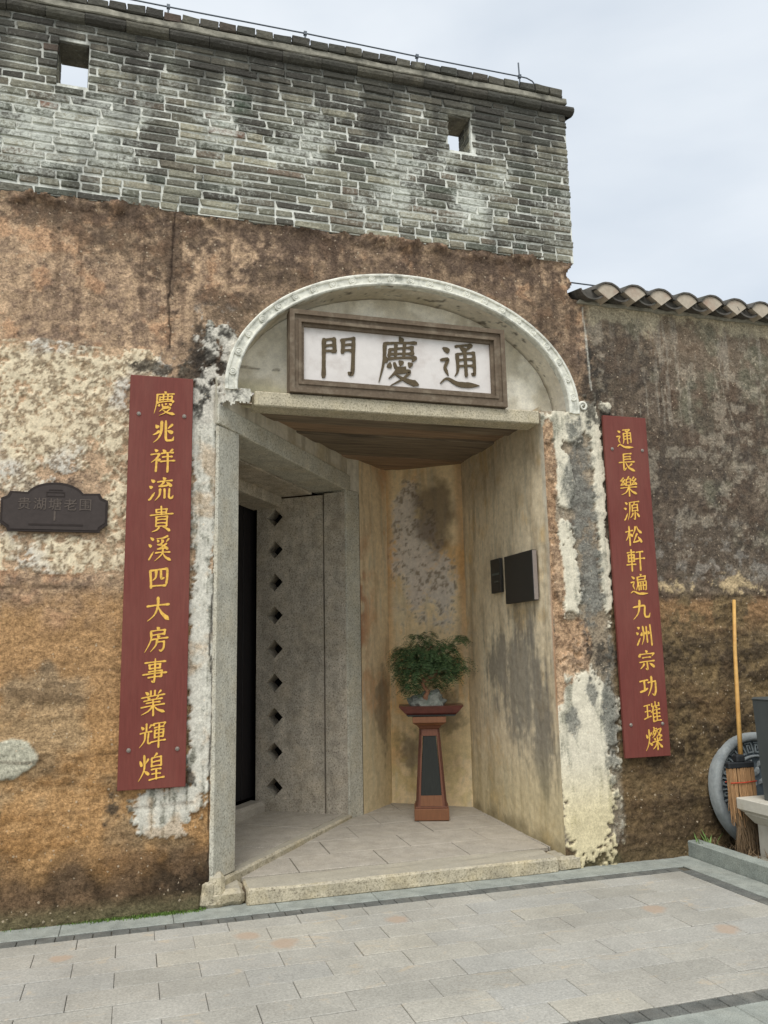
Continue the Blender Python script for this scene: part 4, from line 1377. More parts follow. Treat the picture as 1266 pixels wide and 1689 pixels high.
# ================================================================ THE SIGN OVER THE GATE
sign = thing('name_board', 'white gate sign in brown moulded frame standing in the arch, three brushed characters', 'sign', (1.843, .03, 3.35))
fx0, fx1, fz0, fz1 = -.835, .835, .002, .617
def frame_ring(x0, x1, z0, z1, w, y0, y1, b, nm):
    """four mitred bars"""
    for (a, bq, c, d) in (((x0, z0), (x1, z0), (x1 - w, z0 + w), (x0 + w, z0 + w)), ((x1, z0), (x1, z1), (x1 - w, z1 - w), (x1 - w, z0 + w)),
                          ((x1, z1), (x0, z1), (x0 + w, z1 - w), (x1 - w, z1 - w)), ((x0, z1), (x0, z0), (x0 + w, z0 + w), (x0 + w, z1 - w))):
        b.prism([a, bq, c, d], y0, y1)
b = MB()
frame_ring(fx0, fx1, fz0, fz1, .034, -.070, .05, b, 'f')
frame_ring(fx0 + .034, fx1 - .034, fz0 + .034, fz1 - .034, .030, -.052, .05, b, 'f')
frame_ring(fx0 + .064, fx1 - .064, fz0 + .064, fz1 - .064, .022, -.060, .05, b, 'f')
frame_ring(fx0 + .086, fx1 - .086, fz0 + .086, fz1 - .086, .022, -.035, .05, b, 'f')
me = b.me('frame')
rough_mesh(me, .002, .05, 0, 3)
link('frame', me, M['frame'], sign)
MB().box(fx0 + .1085, fx1 - .1085, -.012, .05, fz0 + .1085, fz1 - .1085).link('panel', M['sign_white'], sign)
for i, ch in enumerate('門慶通'):
    o = brushed(ch, (.335, .345, .345)[i], M['brush'], 'character', sign, .006, 1.22, seed=i + 3)
    if o: o.location = (-.475 + .472 * i, -.013, .300 + (-.005, .004, .012)[i])

# ================================================================ THE RED COUPLET BOARDS
def couplet(label, x0, x1, z0, z1, text, lean, seed, csize=.158):
    t = thing('couplet_board', label, 'signboard', (0, -.02, 0), group='pair of red couplet boards')
    me = MB().box(x0, x1, -.034, -.006, z0, z1, .003).me('board')
    link('board', me, M['red_board'], t)
    H = z1 - z0; n = len(text)
    top = z1 - .185; bot = z0 + .125
    cx = (x0 + x1) / 2
    for i, ch in enumerate(text):
        k = i / (n - 1)
        z = top + (bot - top) * k
        o = brushed(ch, csize, M['gold'], 'character', t, .0015, 1.12, seed=seed + i)
        if o: o.location = (cx + lean[0] + (lean[1] - lean[0]) * k + rnd.uniform(-.006, .006), -.0345, z)
    bv = MB()
    K = 10
    bv.tube([(0, .006, 0), (0, -.004, 0)], .013, K)
    bv.tube([(0, -.004, 0), (0, -.009, 0)], [.010, .006], K)
    bm_ = bv.me('bolt')
    for x in (x0 + .06, x1 - .055):
        for z in (z1 - .265, z0 + .235):
            q = link('bolt', bm_, M['bolt'], t)
            q.location = (x, -.035, z + rnd.uniform(-.006, .006))
    return t


couplet('red couplet board with thirteen gold characters left of the gate', -.060, .346, .738, 3.383, '慶兆祥流貴溪四大房事業輝煌', (.02, -.005), 10)
couplet('red couplet board with thirteen gold characters right of the gate', 3.489, 3.876, .732, 3.338, '通長樂源松軒遍九洲宗功璀燦', (-.02, .06), 40, .154)

# ================================================================ HOUSE PLAQUE
pq = thing('address_plaque', 'dark bronze house number plaque with arched top left of the red board', 'plaque', (-.488, -.012, 2.48))
def plaque_outline(k):
    w, h0, h1 = .315 * 1 - k, -.155 + k, .098 - k
    pts = [(-w + .045, h0), (w - .045, h0), (w - .04, h0 + .02), (w, h0 + .05), (w, h1 - .045), (w - .035, h1 - .03), (w - .05, h1)]
    r = .175
    for i in range(13):
        a = math.radians(22 + (180 - 44) * i / 12)
        pts.append((math.cos(a) * (r - k * .5) * 1.02, h1 - .045 + math.sin(a) * (r - k * 0.3) * .62))
    pts += [(-w + .05, h1), (-w + .035, h1 - .03), (-w, h1 - .045), (-w, h0 + .05), (-w + .04, h0 + .02)]
    return pts
MB().prism(plaque_outline(0), -.022, 0).link('backing', M['bronze_rim'], pq)
MB().prism(plaque_outline(.014), -.0255, -.0225).link('face', M['bronze'], pq)
for i, ch in enumerate('贵湖塘老围'):
    o = glyph(ch, .082, M['bronze_text'], 'character', pq, .0025, .004, slant=False, seed=i)
    if o: o.location = (-.18 + .09 * i, -.026, .02)
o = glyph('1', .085, M['bronze_text'], 'numeral', pq, .0025, .016, slant=False)
if o: o.location = (0, -.026, -.055)
MB().box(-.15, .17, -.0275, -.0255, -.117, -.106).link('raised_line', M['bronze_rim'], pq)
b = MB()
frame_ring(-.055, .055, .068, .098, .005, -.028, -.0255, b, 'e')
b.box(-.04, .04, -.028, -.0255, .108, .114)
b.link('emblem', M['bronze_rim'], pq)

# ================================================================ PLAQUES IN THE RECESS
xw = 3.0
pl = thing('small_plaque', 'small black plaque partly behind the larger one on the recess wall', 'plaque', (2.998, .86, 2.16), rotz=math.radians(-1.2))
MB().box(-.032, -.006, -.02, .185, -.145, .145, .002).link('face', M['black_plaque'], pl)
b = MB()
for i in range(6):
    b.box(-.0335, -.0322, .005 + i * .026, .024 + i * .026, .005, .024)
for i in range(3):
    b.box(-.0335, -.0322, .03 + i * .03, .05 + i * .03, -.055, -.045)
b.link('faint_marks', M['faint'], pl)
pl2 = thing('large_plaque', 'larger black plaque with pale metal edge nearer the street on the recess wall', 'plaque', (2.99, .44, 2.10), rotz=math.radians(-1.2))
MB().box(-.055, -.012, -.262, .262, -.195, .195, .003).link('face', M['black_plaque'], pl2)
MB().box(-.052, -.018, -.268, -.2625, -.19, .19, .001).link('metal_edge', M['plaque_edge'], pl2)

# ================================================================ BRICK PARAPET
para = thing('brick_parapet', 'weathered grey brick parapet with two square loopholes on top of the wall', 'parapet', (0, 0, 0))
BZ0, BZ1 = 4.605, 5.93
NR = 21
RH = (BZ1 - BZ0) / NR
HOLES = [(-.614, -.406, 5.447, 5.781), (2.276, 2.477, 5.44, 5.75)]
mort = MB()
def wall_with_holes(x0, x1, z0, z1, y0, y1, hs):
    hs = sorted(hs)
    x = x0
    for (a, b_, c, d) in hs:
        mort.box(x, a, y0, y1, z0, z1)
        mort.box(a, b_, y0, y1, z0, c)
        mort.box(a, b_, y0, y1, d, z1)
        x = b_
    mort.box(x, x1, y0, y1, z0, z1)
wall_with_holes(-2.6, 3.335, BZ0 + .004, BZ1 + .12, -.015, .235, HOLES)
mort.link('mortar_body', M['mortar'], para)


def brick_variants(n, w, h, d):
    out = []
    for i in range(n):
        me = MB().box(-w / 2, w / 2, -d / 2, d / 2, -h / 2, h / 2, .005).me('brick')
        r2 = random.Random(i)
        for v in me.vertices:
            v.co += Vector((r2.uniform(-.009, .009), r2.uniform(-.004, .003), r2.uniform(-.0055, .0055)))
        out.append(me)
    return out


VAR = brick_variants(24, .24, .052, .04)
bricks = []      # (x, y, z, length scale, z scale, rot)
r3 = random.Random(5)
for r in range(NR):
    zc_ = BZ0 + RH * (r + .5)
    x = -2.58 + r3.uniform(0, .2)
    xend = 3.335 + (-.03 if r == 0 else .0) + r3.uniform(-.004, .010)
    while x < xend - .03:
        ln = r3.choice([.27, .27, .28, .26, .14, .25, .20, .13]) if r > 2 else r3.choice([.14, .27, .13, .26, .15])
        if r == 1 or r == 0: ln = r3.choice([.13, .14, .27, .13])
        x1 = min(x + ln, xend)
        if xend - x1 < .06: x1 = xend
        parts = [(x, x1)]
        for (a, b_, c, d) in HOLES:
            if zc_ > c - RH * .2 and zc_ < d + RH * .2:
                nx = []
                for (p, q) in parts:
                    if q <= a or p >= b_: nx.append((p, q))
                    else:
                        if p < a: nx.append((p, a + .012))
                        if q > b_: nx.append((b_, q))
                parts = nx
        for p, q in parts:
            if q - p > .035:
                gap = r3.uniform(.010, .020)
                bricks.append(((p + q) / 2, -.004 + r3.uniform(-.007, .004), zc_ + r3.uniform(-.002, .002), (q - p - gap) / .24, r3.uniform(.80, .95), r3.uniform(-.01, .01)))
        x = x1
# coping: row of thin bricks on top
x = -2.58
while x < 3.29:
    ln = r3.uniform(.12, .145)
    x1 = min(x + ln, 3.30)
    bricks.append(((x + x1) / 2, -.046 + r3.uniform(-.008, .008), 6.097 + r3.uniform(-.005, .005), (x1 - x - .009) / .24, 1.2, r3.uniform(-.01, .01)))
    x = x1
camp = np.array([0, -5.516, 1.55])
def vis(bk):
    v = np.array([bk[0], bk[1], bk[2]]) - camp
    q = np.array(_R) @ v
    px, py = 633 + 1355.6 * q[0] / q[2], 844.5 - 1355.6 * q[1] / q[2]
    inside_ = (-25 < px < 1290) and (-8 < py < 1700)
    return (0 if inside_ else 1, -bk[3] * .24 / np.linalg.norm(v))
bricks.sort(key=vis)
for i, bk in enumerate(bricks[:300]):
    o = link('brick', VAR[i % 24], M['brick'], para)
    o.location = bk[:3]; o.scale = (bk[3], 1, bk[4]); o.rotation_euler = (0, bk[5], 0)
rest = MB()
for i, bk in enumerate(bricks[300:]):
    me = VAR[i % 24]
    Mx = Matrix.Translation(bk[:3]) @ Matrix.Rotation(bk[5], 4, 'Y') @ Matrix.Diagonal((bk[3], 1, bk[4], 1))
    rest.add([(Mx @ v.co)[:] for v in me.vertices], [p.vertices[:] for p in me.polygons])
rest.link('more_bricks', M['brick'], para, kind='stuff')
# right end face of the parapet and sides of the loopholes, in bricks too (seen from the side)
endb = MB()
for r in range(NR):
    for k_ in range(1 + (r % 2)):
        y0 = .02 + k_ * .12; y1 = .225 if r % 2 == 0 else y0 + .10
        endb.box(3.325, 3.342, y0, y1, BZ0 + RH * r + .006, BZ0 + RH * (r + 1) - .006, .003)
for (a, b_, c, d) in HOLES:
    for side, x_ in ((0, a), (1, b_)):
        z = c; 
        while z < d - .03:
            x0_, x1_ = (x_ - .002, x_ + .006) if side == 0 else (x_ - .006, x_ + .002)
            endb.box(x0_, x1_, .02, .115, z + .005, min(z + RH, d) - .005, .002)
            endb.box(x0_, x1_, .125, .228, z + .005, min(z + RH, d) - .005, .002)
            z += RH
    endb.box(a + .006, b_ - .006, -.006, .228, d - .012, d + .002, .002)
endb.link('side_bricks', M['brick'], para, kind='stuff')
# rounded cornice under the coping
N = 9
prof = [(-.012, BZ1 - .0), (-.040, BZ1 + .004), (-.060, BZ1 + .020), (-.066, BZ1 + .042), (-.058, BZ1 + .064), (-.040, BZ1 + .076), (-.012, BZ1 + .080), (.23, BZ1 + .080)]
x = -2.58
while x < 3.34:
    x1 = min(x + r3.uniform(.24, .30), 3.405)
    if 3.405 - x1 < .1: x1 = 3.405
    b = MB()
    n = len(prof); vs = []
    dz = r3.uniform(-.003, .003); dy = r3.uniform(-.004, .004)
    for xx in (x + .002, x1 - .002):
        for (y, z) in prof: vs.append((xx, y + dy, z + dz))
    fs = [(j, j + 1, n + j + 1, n + j) for j in range(n - 1)] + [tuple(range(n - 1, -1, -1)), tuple(range(n, 2 * n))]
    b.add(vs, fs)
    me = rough_mesh(b.me('cornice_brick'), .006, .07, 2, int(x * 10) + 40)
    link('cornice_brick', me, M['brick'], para)
    x = x1
# pale bedding mortar over the cornice
me = MB().box(-2.58, 3.345, -.056, .225, BZ1 + .082, BZ1 + .134, .006).me('bedding_mortar')
rough_mesh(me, .012, .05, 6, 4)
link('bedding_mortar', me, M['lime_bed'], para)
MB().box(-2.58, 3.30, -.035, .22, BZ1 + .13, 6.115, .01).link('coping_bed', M['mortar'], para)

# ================================================================ LIGHTNING RODS
def conductor(label, pts, posts, rad, spike=None):
    t = thing('lightning_conductor', label, 'metal rod', (0, 0, 0))
    MB().tube(pts, rad, 6).link('rod', M['rod'], t)
    for (x, y, z0, z1) in posts:
        MB().tube([(x, y, z0), (x, y, z1)], rad * 1.1, 6).box(x - .012, x + .012, y - .012, y + .012, z1 - .02, z1 + .008).link('post', M['rod'], t)
    if spike:
        MB().tube(spike, rad * 1.1, 6).link('spike', M['rod'], t)


conductor('thin lightning conductor rod on short posts along the brick coping',
          [(-2.0, .02, 6.235), (0.12, .02, 6.238), (1.14, .02, 6.246), (2.05, .02, 6.240), (2.95, .02, 6.245), (3.02, .02, 6.243), (3.07, .02, 6.225), (3.105, .02, 6.185), (3.115, .02, 6.12)],
          [(.12, .02, 6.11, 6.245), (1.14, .02, 6.11, 6.250), (2.05, .02, 6.11, 6.245), (2.955, .02, 6.11, 6.25), (-1.0, .02, 6.11, 6.24)], .006, [(2.955, .02, 6.2), (2.95, .02, 6.37)])
conductor('thin lightning conductor rod above the tiled coping of the right hand wall',
          [(3.35, .12, 4.512), (4.10, .12, 4.507), (5.1, .12, 4.505), (8.0, .12, 4.50)],
          [(4.10, .12, 4.33, 4.51), (5.08, .12, 4.33, 4.508), (6.2, .12, 4.33, 4.506)], .006)

# ================================================================ TILED COPING
cop = thing('tile_coping', 'coping of dark curved roof tiles along the top of the right hand wall', 'tiles', (3.40, 0, 4.28))
PITCH = .248
def arc(cx, cz, r, a0, a1, n):
    return [(cx + r * math.cos(math.radians(a0 + (a1 - a0) * i / n)), cz + r * math.sin(math.radians(a0 + (a1 - a0) * i / n))) for i in range(n + 1)]
def sweep(poly_in, poly_out, y0, y1, slope):
    b = MB()
    pts = poly_in + poly_out[::-1]
    n = len(pts)
    vs = [(x, y0, z) for x, z in pts] + [(x, y1, z + slope) for x, z in pts]
    m = len(poly_in)
    fs = [(i, i + n, (i + 1) % n + n, (i + 1) % n) for i in range(n)]
    for i in range(m - 1):
        fs.append((i, i + 1, n - 2 - i, n - 1 - i)); fs.append((i + n, i + 1 + n, 2 * n - 2 - i, 2 * n - 1 - i))
    return b.add(vs, fs)
pan_me = sweep(arc(0, .108, .112, 200, 340, 10), arc(0, .108, .126, 200, 340, 10), -.125, .30, .10).me('pan_tile')
cov_me = sweep(arc(0, -.015, .125, 28, 152, 10), arc(0, -.015, .139, 28, 152, 10), -.147, .30, .10).me('cover_tile')
fb = MB()
fb.prism([(0, -.020)] + arc(0, -.015, .124, 34, 146, 8), -.136, .25)
fill_me = fb.me('end_filling')
db = MB()
db.prism(arc(0, .108, .111, 200, 340, 10) + [(.02, .085), (-.03, .080)], -.085, -.05)
drip_me = rough_mesh(db.me('mouth_filling'), .004, .04, 0, 6)
for m_ in (pan_me, cov_me):
    rough_mesh(m_, .003, .05, 0, 2)
nt = 19
for i in range(nt):
    x = .03 + i * PITCH
    dz = rnd.uniform(-.006, .006) - (.004 * i)
    dz = rnd.uniform(-.006, .006)
    dy = rnd.uniform(-.015, .01)
    o = link('pan_tile', pan_me, M['tile'], cop); o.location = (x, dy, dz); o.rotation_euler = (0, rnd.uniform(-.05, .05), rnd.uniform(-.03, .03))
    o = link('cover_tile', cov_me, M['tile'], cop); o.location = (x + PITCH / 2, dy, dz + .012); o.rotation_euler = (0, rnd.uniform(-.05, .05), rnd.uniform(-.03, .03))
    o = link('end_filling', fill_me, M['tile_fill'], cop); o.location = (x + PITCH / 2, dy, dz + .012)
    o = link('mouth_filling', drip_me, M['tile'], cop); o.location = (x, dy, dz)
me = MB().box(-.05, 4.6, -.030, .35, -.012, .014, .004).me('mortar_bed'); rough_mesh(me, .022, .05, 6, 9)
link('mortar_bed', me, M['lime_bed'], cop)

# ================================================================ PLANT STAND AND BONSAI
ST = (2.515, 1.47)
sz = fz(*ST) + .003
rot = math.radians(-19)
st = thing('plant_stand', 'tapering brown wooden pedestal stand with black inset panels in the recess', 'plant stand', (ST[0], ST[1], sz), rot)
MB().box(-.150, .150, -.150, .150, 0, .095, .004).link('base', M['wood'], st)
MB().box(-.142, .142, -.142, .142, .095, .112, .003).link('base_moulding', M['wood_red'], st)
def tap(z):  # half width
    return .135 + (.088 - .135) * (z - .11) / (.76 - .11)
for k_ in range(4):
    Mx = Matrix.Rotation(math.pi / 2 * k_, 4, 'Z')
    # corner rails
    for sx in (-1, 1):
        b = MB()
        vs = []
        for z in (.112, .745):
            h = tap(z)
            for (xa, ya) in ((sx * h, -h), (sx * (h - .034 * h / .135 - .006), -h), (sx * (h - .034 * h / .135 - .006), -h + .02), (sx * h, -h + .02)):
                vs.append((Mx @ Vector((xa, ya, z)))[:])
        b.add(vs, [(0, 1, 2, 3), (4, 5, 6, 7), (0, 1, 5, 4), (1, 2, 6, 5), (2, 3, 7, 6), (3, 0, 4, 7)])
        b.link('rail', M['wood_red'], st)
    b = MB(); vs = []
    for z in (.114, .200):
        h = tap(z) ; w = h - .034 * h / .135 - .006
        vs += [(Mx @ Vector(p))[:] for p in ((-w, -h + .001, z), (w, -h + .001, z), (w, -h + .02, z), (-w, -h + .02, z))]
    b.add(vs, [(0, 1, 2, 3), (4, 5, 6, 7), (0, 1, 5, 4), (1, 2, 6, 5), (2, 3, 7, 6), (3, 0, 4, 7)])
    b.link('cross_rail', M['wood'], st)
    b = MB(); vs = []
    for z in (.690, .745):
        h = tap(z) ; w = h - .034 * h / .135 - .006
        vs += [(Mx @ Vector(p))[:] for p in ((-w, -h + .001, z), (w, -h + .001, z), (w, -h + .02, z), (-w, -h + .02, z))]
    b.add(vs, [(0, 1, 2, 3), (4, 5, 6, 7), (0, 1, 5, 4), (1, 2, 6, 5), (2, 3, 7, 6), (3, 0, 4, 7)])
    b.link('cross_rail', M['wood_red'], st)
    b = MB(); vs = []
    for z in (.200, .690):
        h = tap(z) - .008; w = h - .03
        vs += [(Mx @ Vector(p))[:] for p in ((-w, -h, z), (w, -h, z), (w, -h + .008, z), (-w, -h + .008, z))]
    b.add(vs, [(0, 1, 2, 3), (4, 5, 6, 7), (0, 1, 5, 4), (1, 2, 6, 5), (2, 3, 7, 6), (3, 0, 4, 7)])
    b.link('inset_panel', M['black_panel'], st)
b = MB()
b.frustum(.745, .775, .165, .165, .215, .215).link('neck', M['wood_red'], st)
MB().frustum(.777, .800, .215, .215, .29, .29).box(-.147, .147, -.147, .147, .802, .852, .003).link('top', M['wood'], st)

st.scale = (.98, .98, 1)
bz = sz + .855
bon = thing('bonsai', 'dark green weeping bonsai on a rock in a long oxblood tray', 'bonsai', (ST[0] + .02, ST[1], bz), rot)
MB().frustum(0, .012, .40, .26, .43, .28).link('tray_foot', M['slate'], bon)
b = MB()
b.frustum(.014, .030, .42, .25, .46, .28)
b.frustum(.030, .075, .46, .28, .56, .33)
me = b.me('tray')
for v in me.vertices:                 # upturned ends
    if v.co.z > .07: v.co.z += .012 * (abs(v.co.x) / .28) ** 3
link('tray', me, M['tray'], bon)
MB().frustum(.070, .082, .50, .28, .44, .22).link('soil', M['soil'], bon)
bm = bmesh.new(); bmesh.ops.create_icosphere(bm, subdivisions=4, radius=1)
from mathutils import noise as mn
for v in bm.verts:
    p = v.co.copy()
    q = 1 + .45 * mn.noise(p * 1.8) + .25 * mn.noise(p * 4.5)
    v.co = Vector((p.x * .16 * q - .02, p.y * .08 * q, max(-.02, p.z * .125 * q) + .085))
me = bpy.data.meshes.new('rock'); bm.to_mesh(me); bm.free()
link('rock', me, M['rock'], bon)
trunk_pts = [(-.03, -.02, .09), (-.045, -.05, .17), (-.02, -.06, .21), (-.065, -.07, .26), (-.055, -.08, .305), (0, -.08, .335), (.055, -.07, .35), (.06, -.04, .38), (.0, -.01, .44), (-.03, .01, .52), (.02, .0, .6)]
b = MB().tube(trunk_pts, [.030, .026, .020, .022, .022, .020, .018, .015, .013, .010, .006], 8)
for e, s_ in (((-.22, .0, .52), (-.0, -.01, .44)), ((.2, .02, .55), (.0, 0, .46)), ((.24, -.03, .44), (.04, -.05, .37)), ((-.2, -.05, .40), (-.03, -.04, .40)), ((.12, .08, .60), (-.02, 0, .5)), ((-.12, .05, .62), (-.02, 0, .5))):
    mid = tuple((a_ + c_) / 2 + rnd.uniform(-.02, .03) for a_, c_ in zip(s_, e))
    b.tube([s_, mid, e], [.010, .007, .004], 6)
b.link('trunk', M['trunk'], bon, smooth=True)
# foliage: drooping fern like sprays, each a stem of small paired leaflets
r4 = random.Random(3)
fol = MB()
clusters = [(-.20, .0, .54, .12, .08), (-.08, .02, .60, .12, .08), (.07, .0, .61, .11, .07), (.02, -.08, .50, .18, .10), (-.17, -.06, .43, .13, .11), (.17, .0, .52, .09, .10), (.21, -.03, .43, .11, .06),
            (.26, .01, .655, .05, .05), (-.26, .0, .50, .06, .06), (.12, -.08, .40, .12, .08), (-.13, -.05, .32, .11, .12), (-.03, .07, .45, .18, .15), (.06, .05, .30, .08, .11), (.29, -.02, .47, .05, .04), (-.18, 0, .26, .07, .09), (-.02, -.1, .43, .12, .07), (-.2, -.02, .36, .09, .10), (.14, -.04, .33, .08, .07), (-.1, 0, .5, .2, .12), (.1, -.03, .46, .14, .1), (-.16, .0, .22, .05, .05), (-.12, .02, .68, .05, .05), (.0, .02, .70, .04, .05), (-.24, .02, .57, .05, .04), (.17, .02, .60, .05, .04), (.29, .01, .67, .03, .035), (-.27, 0, .42, .04, .06), (.27, -.03, .40, .04, .06), (.20, -.05, .34, .05, .05)]
for (cx, cy, cz, rr_, rz_) in clusters:
    n = int(105 * (rr_ * rz_) / .012) + 16
    for i in range(n):
        a = r4.uniform(0, 2 * math.pi); q = r4.random() ** .5
        ph = r4.uniform(-1, 1)
        p = Vector((cx + math.cos(a) * rr_ * q, cy + math.sin(a) * min(rr_, .1) * q, cz + ph * rz_ * .8 * math.sqrt(max(0, 1 - q * q * .6))))
        out = Vector((math.cos(a), math.sin(a) * .9 - .15, r4.uniform(-.1, .75))).normalized()
        Ls = r4.uniform(.05, .115)
        prev = p
        side = out.cross(Vector((0, 0, 1))).normalized()
        ns = 6
        for k_ in range(ns):
            t_ = (k_ + 1) / ns
            pt = p + out * Ls * t_ + Vector((0, 0, -1)) * (Ls * .9 * t_ * t_)
            d = (pt - prev).normalized()
            for sg in (-1, 1):
                ll = .036 * (1 - .45 * t_) * r4.uniform(.8, 1.3)
                tip = prev + (side * sg * .85 + d * .6 + Vector((0, 0, r4.uniform(-.4, .25)))).normalized() * ll
                wv = d * .0042
                fol.add([prev - wv * .6, prev + wv, tip], [(0, 1, 2)])
            prev = pt
fol.link('foliage', M['needle'], bon, kind='stuff')

# ================================================================ RIGHT HAND CORNER: carved stone ring, broom, pedestal
cx0, cz0, R0 = 4.63, .425, .430
disc = thing('carved_stone_disc', 'round blue grey carved stone with key pattern rim leaning against the wall', 'stone disc', (cx0, -.13, .01))
disc.rotation_euler = (math.radians(-9), 0, 0)
def ring(r0, r1, y0, y1, K=72, bev=.0):
    b = MB(); vs = []; fs = []
    prof = [(r0, y1), (r0, y0), (r0 + bev, y0 - bev), (r1 - bev, y0 - bev), (r1, y0), (r1, y1)]
    n = len(prof)
    for k in range(K):
        a = 2 * math.pi * k / K
        for r, y in prof: vs.append((r * math.cos(a), y, R0 + r * math.sin(a)))
    for k in range(K):
        k2 = (k + 1) % K
        for j in range(n - 1): fs.append((k * n + j, k * n + j + 1, k2 * n + j + 1, k2 * n + j))
    return b.add(vs, fs)
ring(R0 - .062, R0, -.045, .03, bev=.014).link('outer_rim', M['blue_stone'], disc, smooth=True)
ring(.0, R0 - .05, -.012, .03).link('ground_disc', M['blue_stone_dark'], disc)
ring(.245, .262, -.035, .0, bev=.004).link('inner_rim', M['blue_stone'], disc, smooth=True)
# key pattern between the rims
key = MB()
NK = 26
for k in range(NK):
    a = 2 * math.pi * k / NK
    Mx = Matrix.Translation((0, 0, R0)) @ Matrix.Rotation(-a, 4, 'Y') @ Matrix.Translation((.318, 0, 0))
    for (x0, x1, z0, z1) in ((-.040, .040, -.034, -.024), (-.040, -.030, -.024, .022), (-.030, .022, .012, .022), (.012, .022, -.010, .012), (-.014, .022, -.010, -.002), (.030, .040, -.034, .034)):
        key.box(x0, x1, -.028, -.005, z0, z1, M=Mx)
key.link('key_pattern', M['blue_stone_mid'], disc)
# carved leaves of the middle
lf = MB()
for rad_, cnt, sz_, ph in ((.205, 14, .045, 0), (.14, 10, .045, .3), (.07, 6, .04, .1)):
    for k in range(cnt):
        a = 2 * math.pi * k / cnt + ph
        Mx = Matrix.Translation((rad_ * math.cos(a), 0, R0 + rad_ * math.sin(a))) @ Matrix.Rotation(-a + .6, 4, 'Y')
        pts = [(-sz_, 0), (-sz_ * .4, sz_ * .5), (sz_ * .5, sz_ * .45), (sz_, 0), (sz_ * .4, -sz_ * .4), (-sz_ * .4, -sz_ * .45)]
        vs = [(Mx @ Vector((x, -.012, z)))[:] for x, z in pts] + [(Mx @ Vector((x * .5, -.032, z * .5)))[:] for x, z in pts]
        lf.add(vs, [(i, (i + 1) % 6, (i + 1) % 6 + 6, i + 6) for i in range(6)] + [tuple(range(6, 12))])
lf.link('carved_leaves', M['blue_stone'], disc)

br = thing('broom', 'long bamboo handled besom broom with black head propped against the wall', 'broom', (4.25, -.33, .05))
MB().tube([(.335, .30, 1.84), (.255, .245, 1.45), (.165, .16, 1.02), (.085, .08, .655)], [.013, .0145, .016, .018], 10).link('handle', M['bamboo'], br, smooth=True)
b = MB()
b.box(-.060, .165, .035, .085, .595, .640, .008)
b.box(.02, .095, .04, .10, .635, .69, .01)
b.link('head', M['clamp'], br)
r5 = random.Random(9)
for nm, mt, cnt, zt, fan in (('bristles', 'bristle', 150, .60, 0), ('long_bristles', 'bristle_dark', 170, .34, 1)):
    b = MB()
    for i in range(cnt):
        u = r5.uniform(-1, 1)
        x0_ = .052 + u * .105; y0_ = .06 + r5.uniform(-.02, .02)
        if fan == 0:
            b.tube([(x0_, y0_, .60), (x0_ * 1.02 - .005, y0_ - .01, .44), (x0_ * 1.05 - .01 + r5.uniform(-.01, .01), y0_ - .02 + r5.uniform(-.02, .02), r5.uniform(.18, .30))], [.0045, .0045, .0025], 4)
        else:
            b.tube([(x0_, y0_ - .005, .40), (x0_ + .02, y0_ - .03, .2), (x0_ + .03 + r5.uniform(-.08, .06), y0_ - .05 + r5.uniform(-.04, .04), r5.uniform(-.02, .06))], [.003, .003, .0015], 4)
    b.link(nm, M[mt], br, kind='stuff')
MB().tube([(-.062, .03, .500), (.05, .025, .498), (.166, .03, .502)], .004, 5).tube([(-.062, .09, .500), (.166, .09, .502)], .004, 5).link('red_string', M['string'], br)

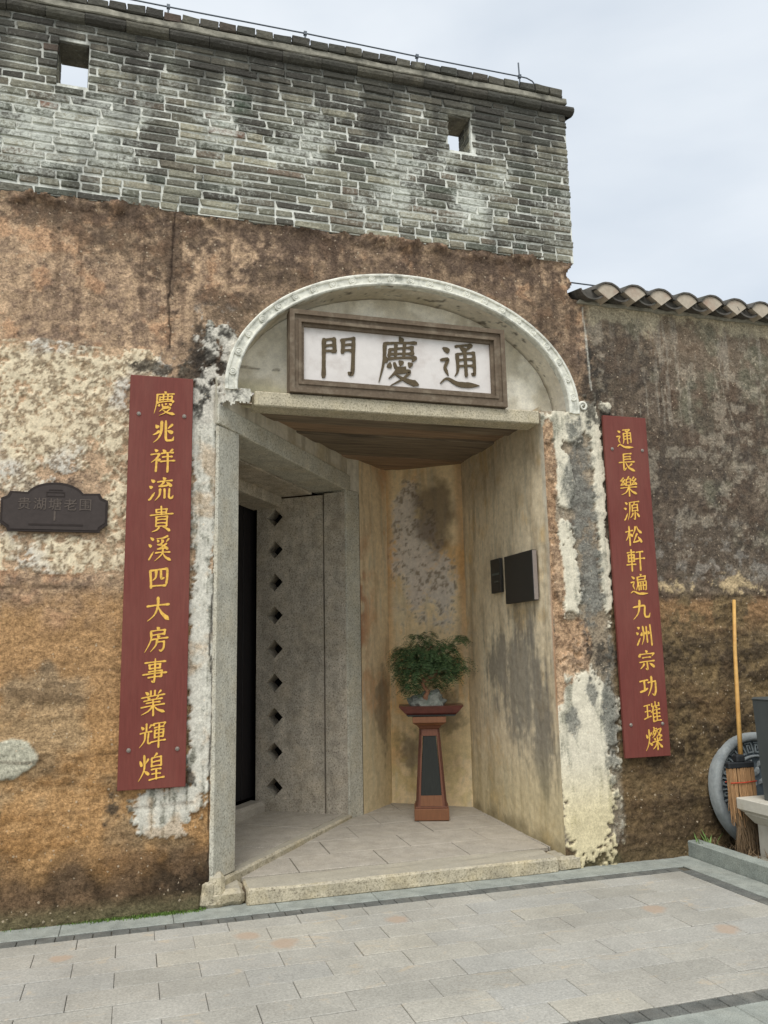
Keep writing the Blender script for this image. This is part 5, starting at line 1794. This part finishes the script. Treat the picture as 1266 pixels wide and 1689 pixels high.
ped = thing('stone_pedestal', 'white carved stone pedestal standing in the soil bed at the right edge', 'pedestal', (4.50, -.58, .0), math.radians(0))
b = MB()
b.box(-.19, .19, -.19, .19, -.02, .30, .006)
b.link('shaft', M['white_stone'], ped)
b = MB()
b.frustum(.28, .335, .40, .40, .48, .48)
b.box(-.245, .245, -.245, .245, .337, .352, .002)
b.frustum(.352, .368, .50, .50, .54, .54)
b.link('moulding', M['white_stone'], ped)
MB().box(-.28, .28, -.28, .28, .370, .450, .005).link('cap', M['white_stone'], ped)
MB().box(-.23, .23, -.23, .23, -.03, .05, .006).link('plinth', M['white_stone'], ped)
po = thing('stone_post', 'dark grey faceted stone post standing on the white pedestal', 'stone post', (4.52, -.56, .453))
def hexa(r0, r1, z0, z1, ang=0, nside=8):
    vs = []
    for r, z in ((r0, z0), (r1, z1)):
        for k in range(nside):
            a = 2 * math.pi * (k + .5) / nside + ang
            vs.append((r * math.cos(a), r * math.sin(a), z))
    return vs, [tuple(range(nside - 1, -1, -1)), tuple(range(nside, 2 * nside))] + [(k, (k + 1) % nside, (k + 1) % nside + nside, k + nside) for k in range(nside)]
MB().add(*hexa(.218, .24, 0, .69)).link('shaft', M['slate'], po)
MB().add(*hexa(.243, .246, .692, .70)).link('top', M['slate'], po)

# dry stalks and dead leaves lying in the bed
b = MB(); r7 = random.Random(12)
for i in range(420):
    x = r7.uniform(4.12, 4.75); y = r7.uniform(-.55, -.02); a = r7.uniform(0, 6.28); l = r7.uniform(.03, .10)
    z = .03 + r7.uniform(0, .05); w = r7.uniform(.002, .006)
    dx, dy = math.cos(a) * l, math.sin(a) * l
    b.add([(x - dy * w / l, y + dx * w / l, z), (x + dy * w / l, y - dx * w / l, z), (x + dx, y + dy, z + r7.uniform(0, .06))], [(0, 1, 2)])
b.link('leaf_litter', M['bristle_dark'], kind='stuff')
# a few weeds by the kerb
wd = thing('weed_tuft', 'small tuft of green weed blades at the foot of the right wall', 'weed', (4.06, -.08, .03))
b = MB()
r6 = random.Random(4)
for i in range(12):
    a = r6.uniform(0, 6.28); h = r6.uniform(.06, .17); le = r6.uniform(.03, .09)
    if i < 3: a = 2.7 + i * .2; h = .17; le = .07
    dx, dy = math.cos(a) * le, math.sin(a) * le
    w = .007
    ux, uy = -math.sin(a) * w, math.cos(a) * w
    x, y = r6.uniform(-.03, .1), r6.uniform(-.05, .03)
    b.add([(x - ux * .5, y - uy * .5, 0), (x + ux * .5, y + uy * .5, 0), (x + ux + dx * .5, y + uy + dy * .5, h * .65), (x - ux + dx * .5, y - uy + dy * .5, h * .65), (x + dx, y + dy, h)], [(0, 1, 2, 3), (3, 2, 4)])
b.link('blades', M['weed'], wd)
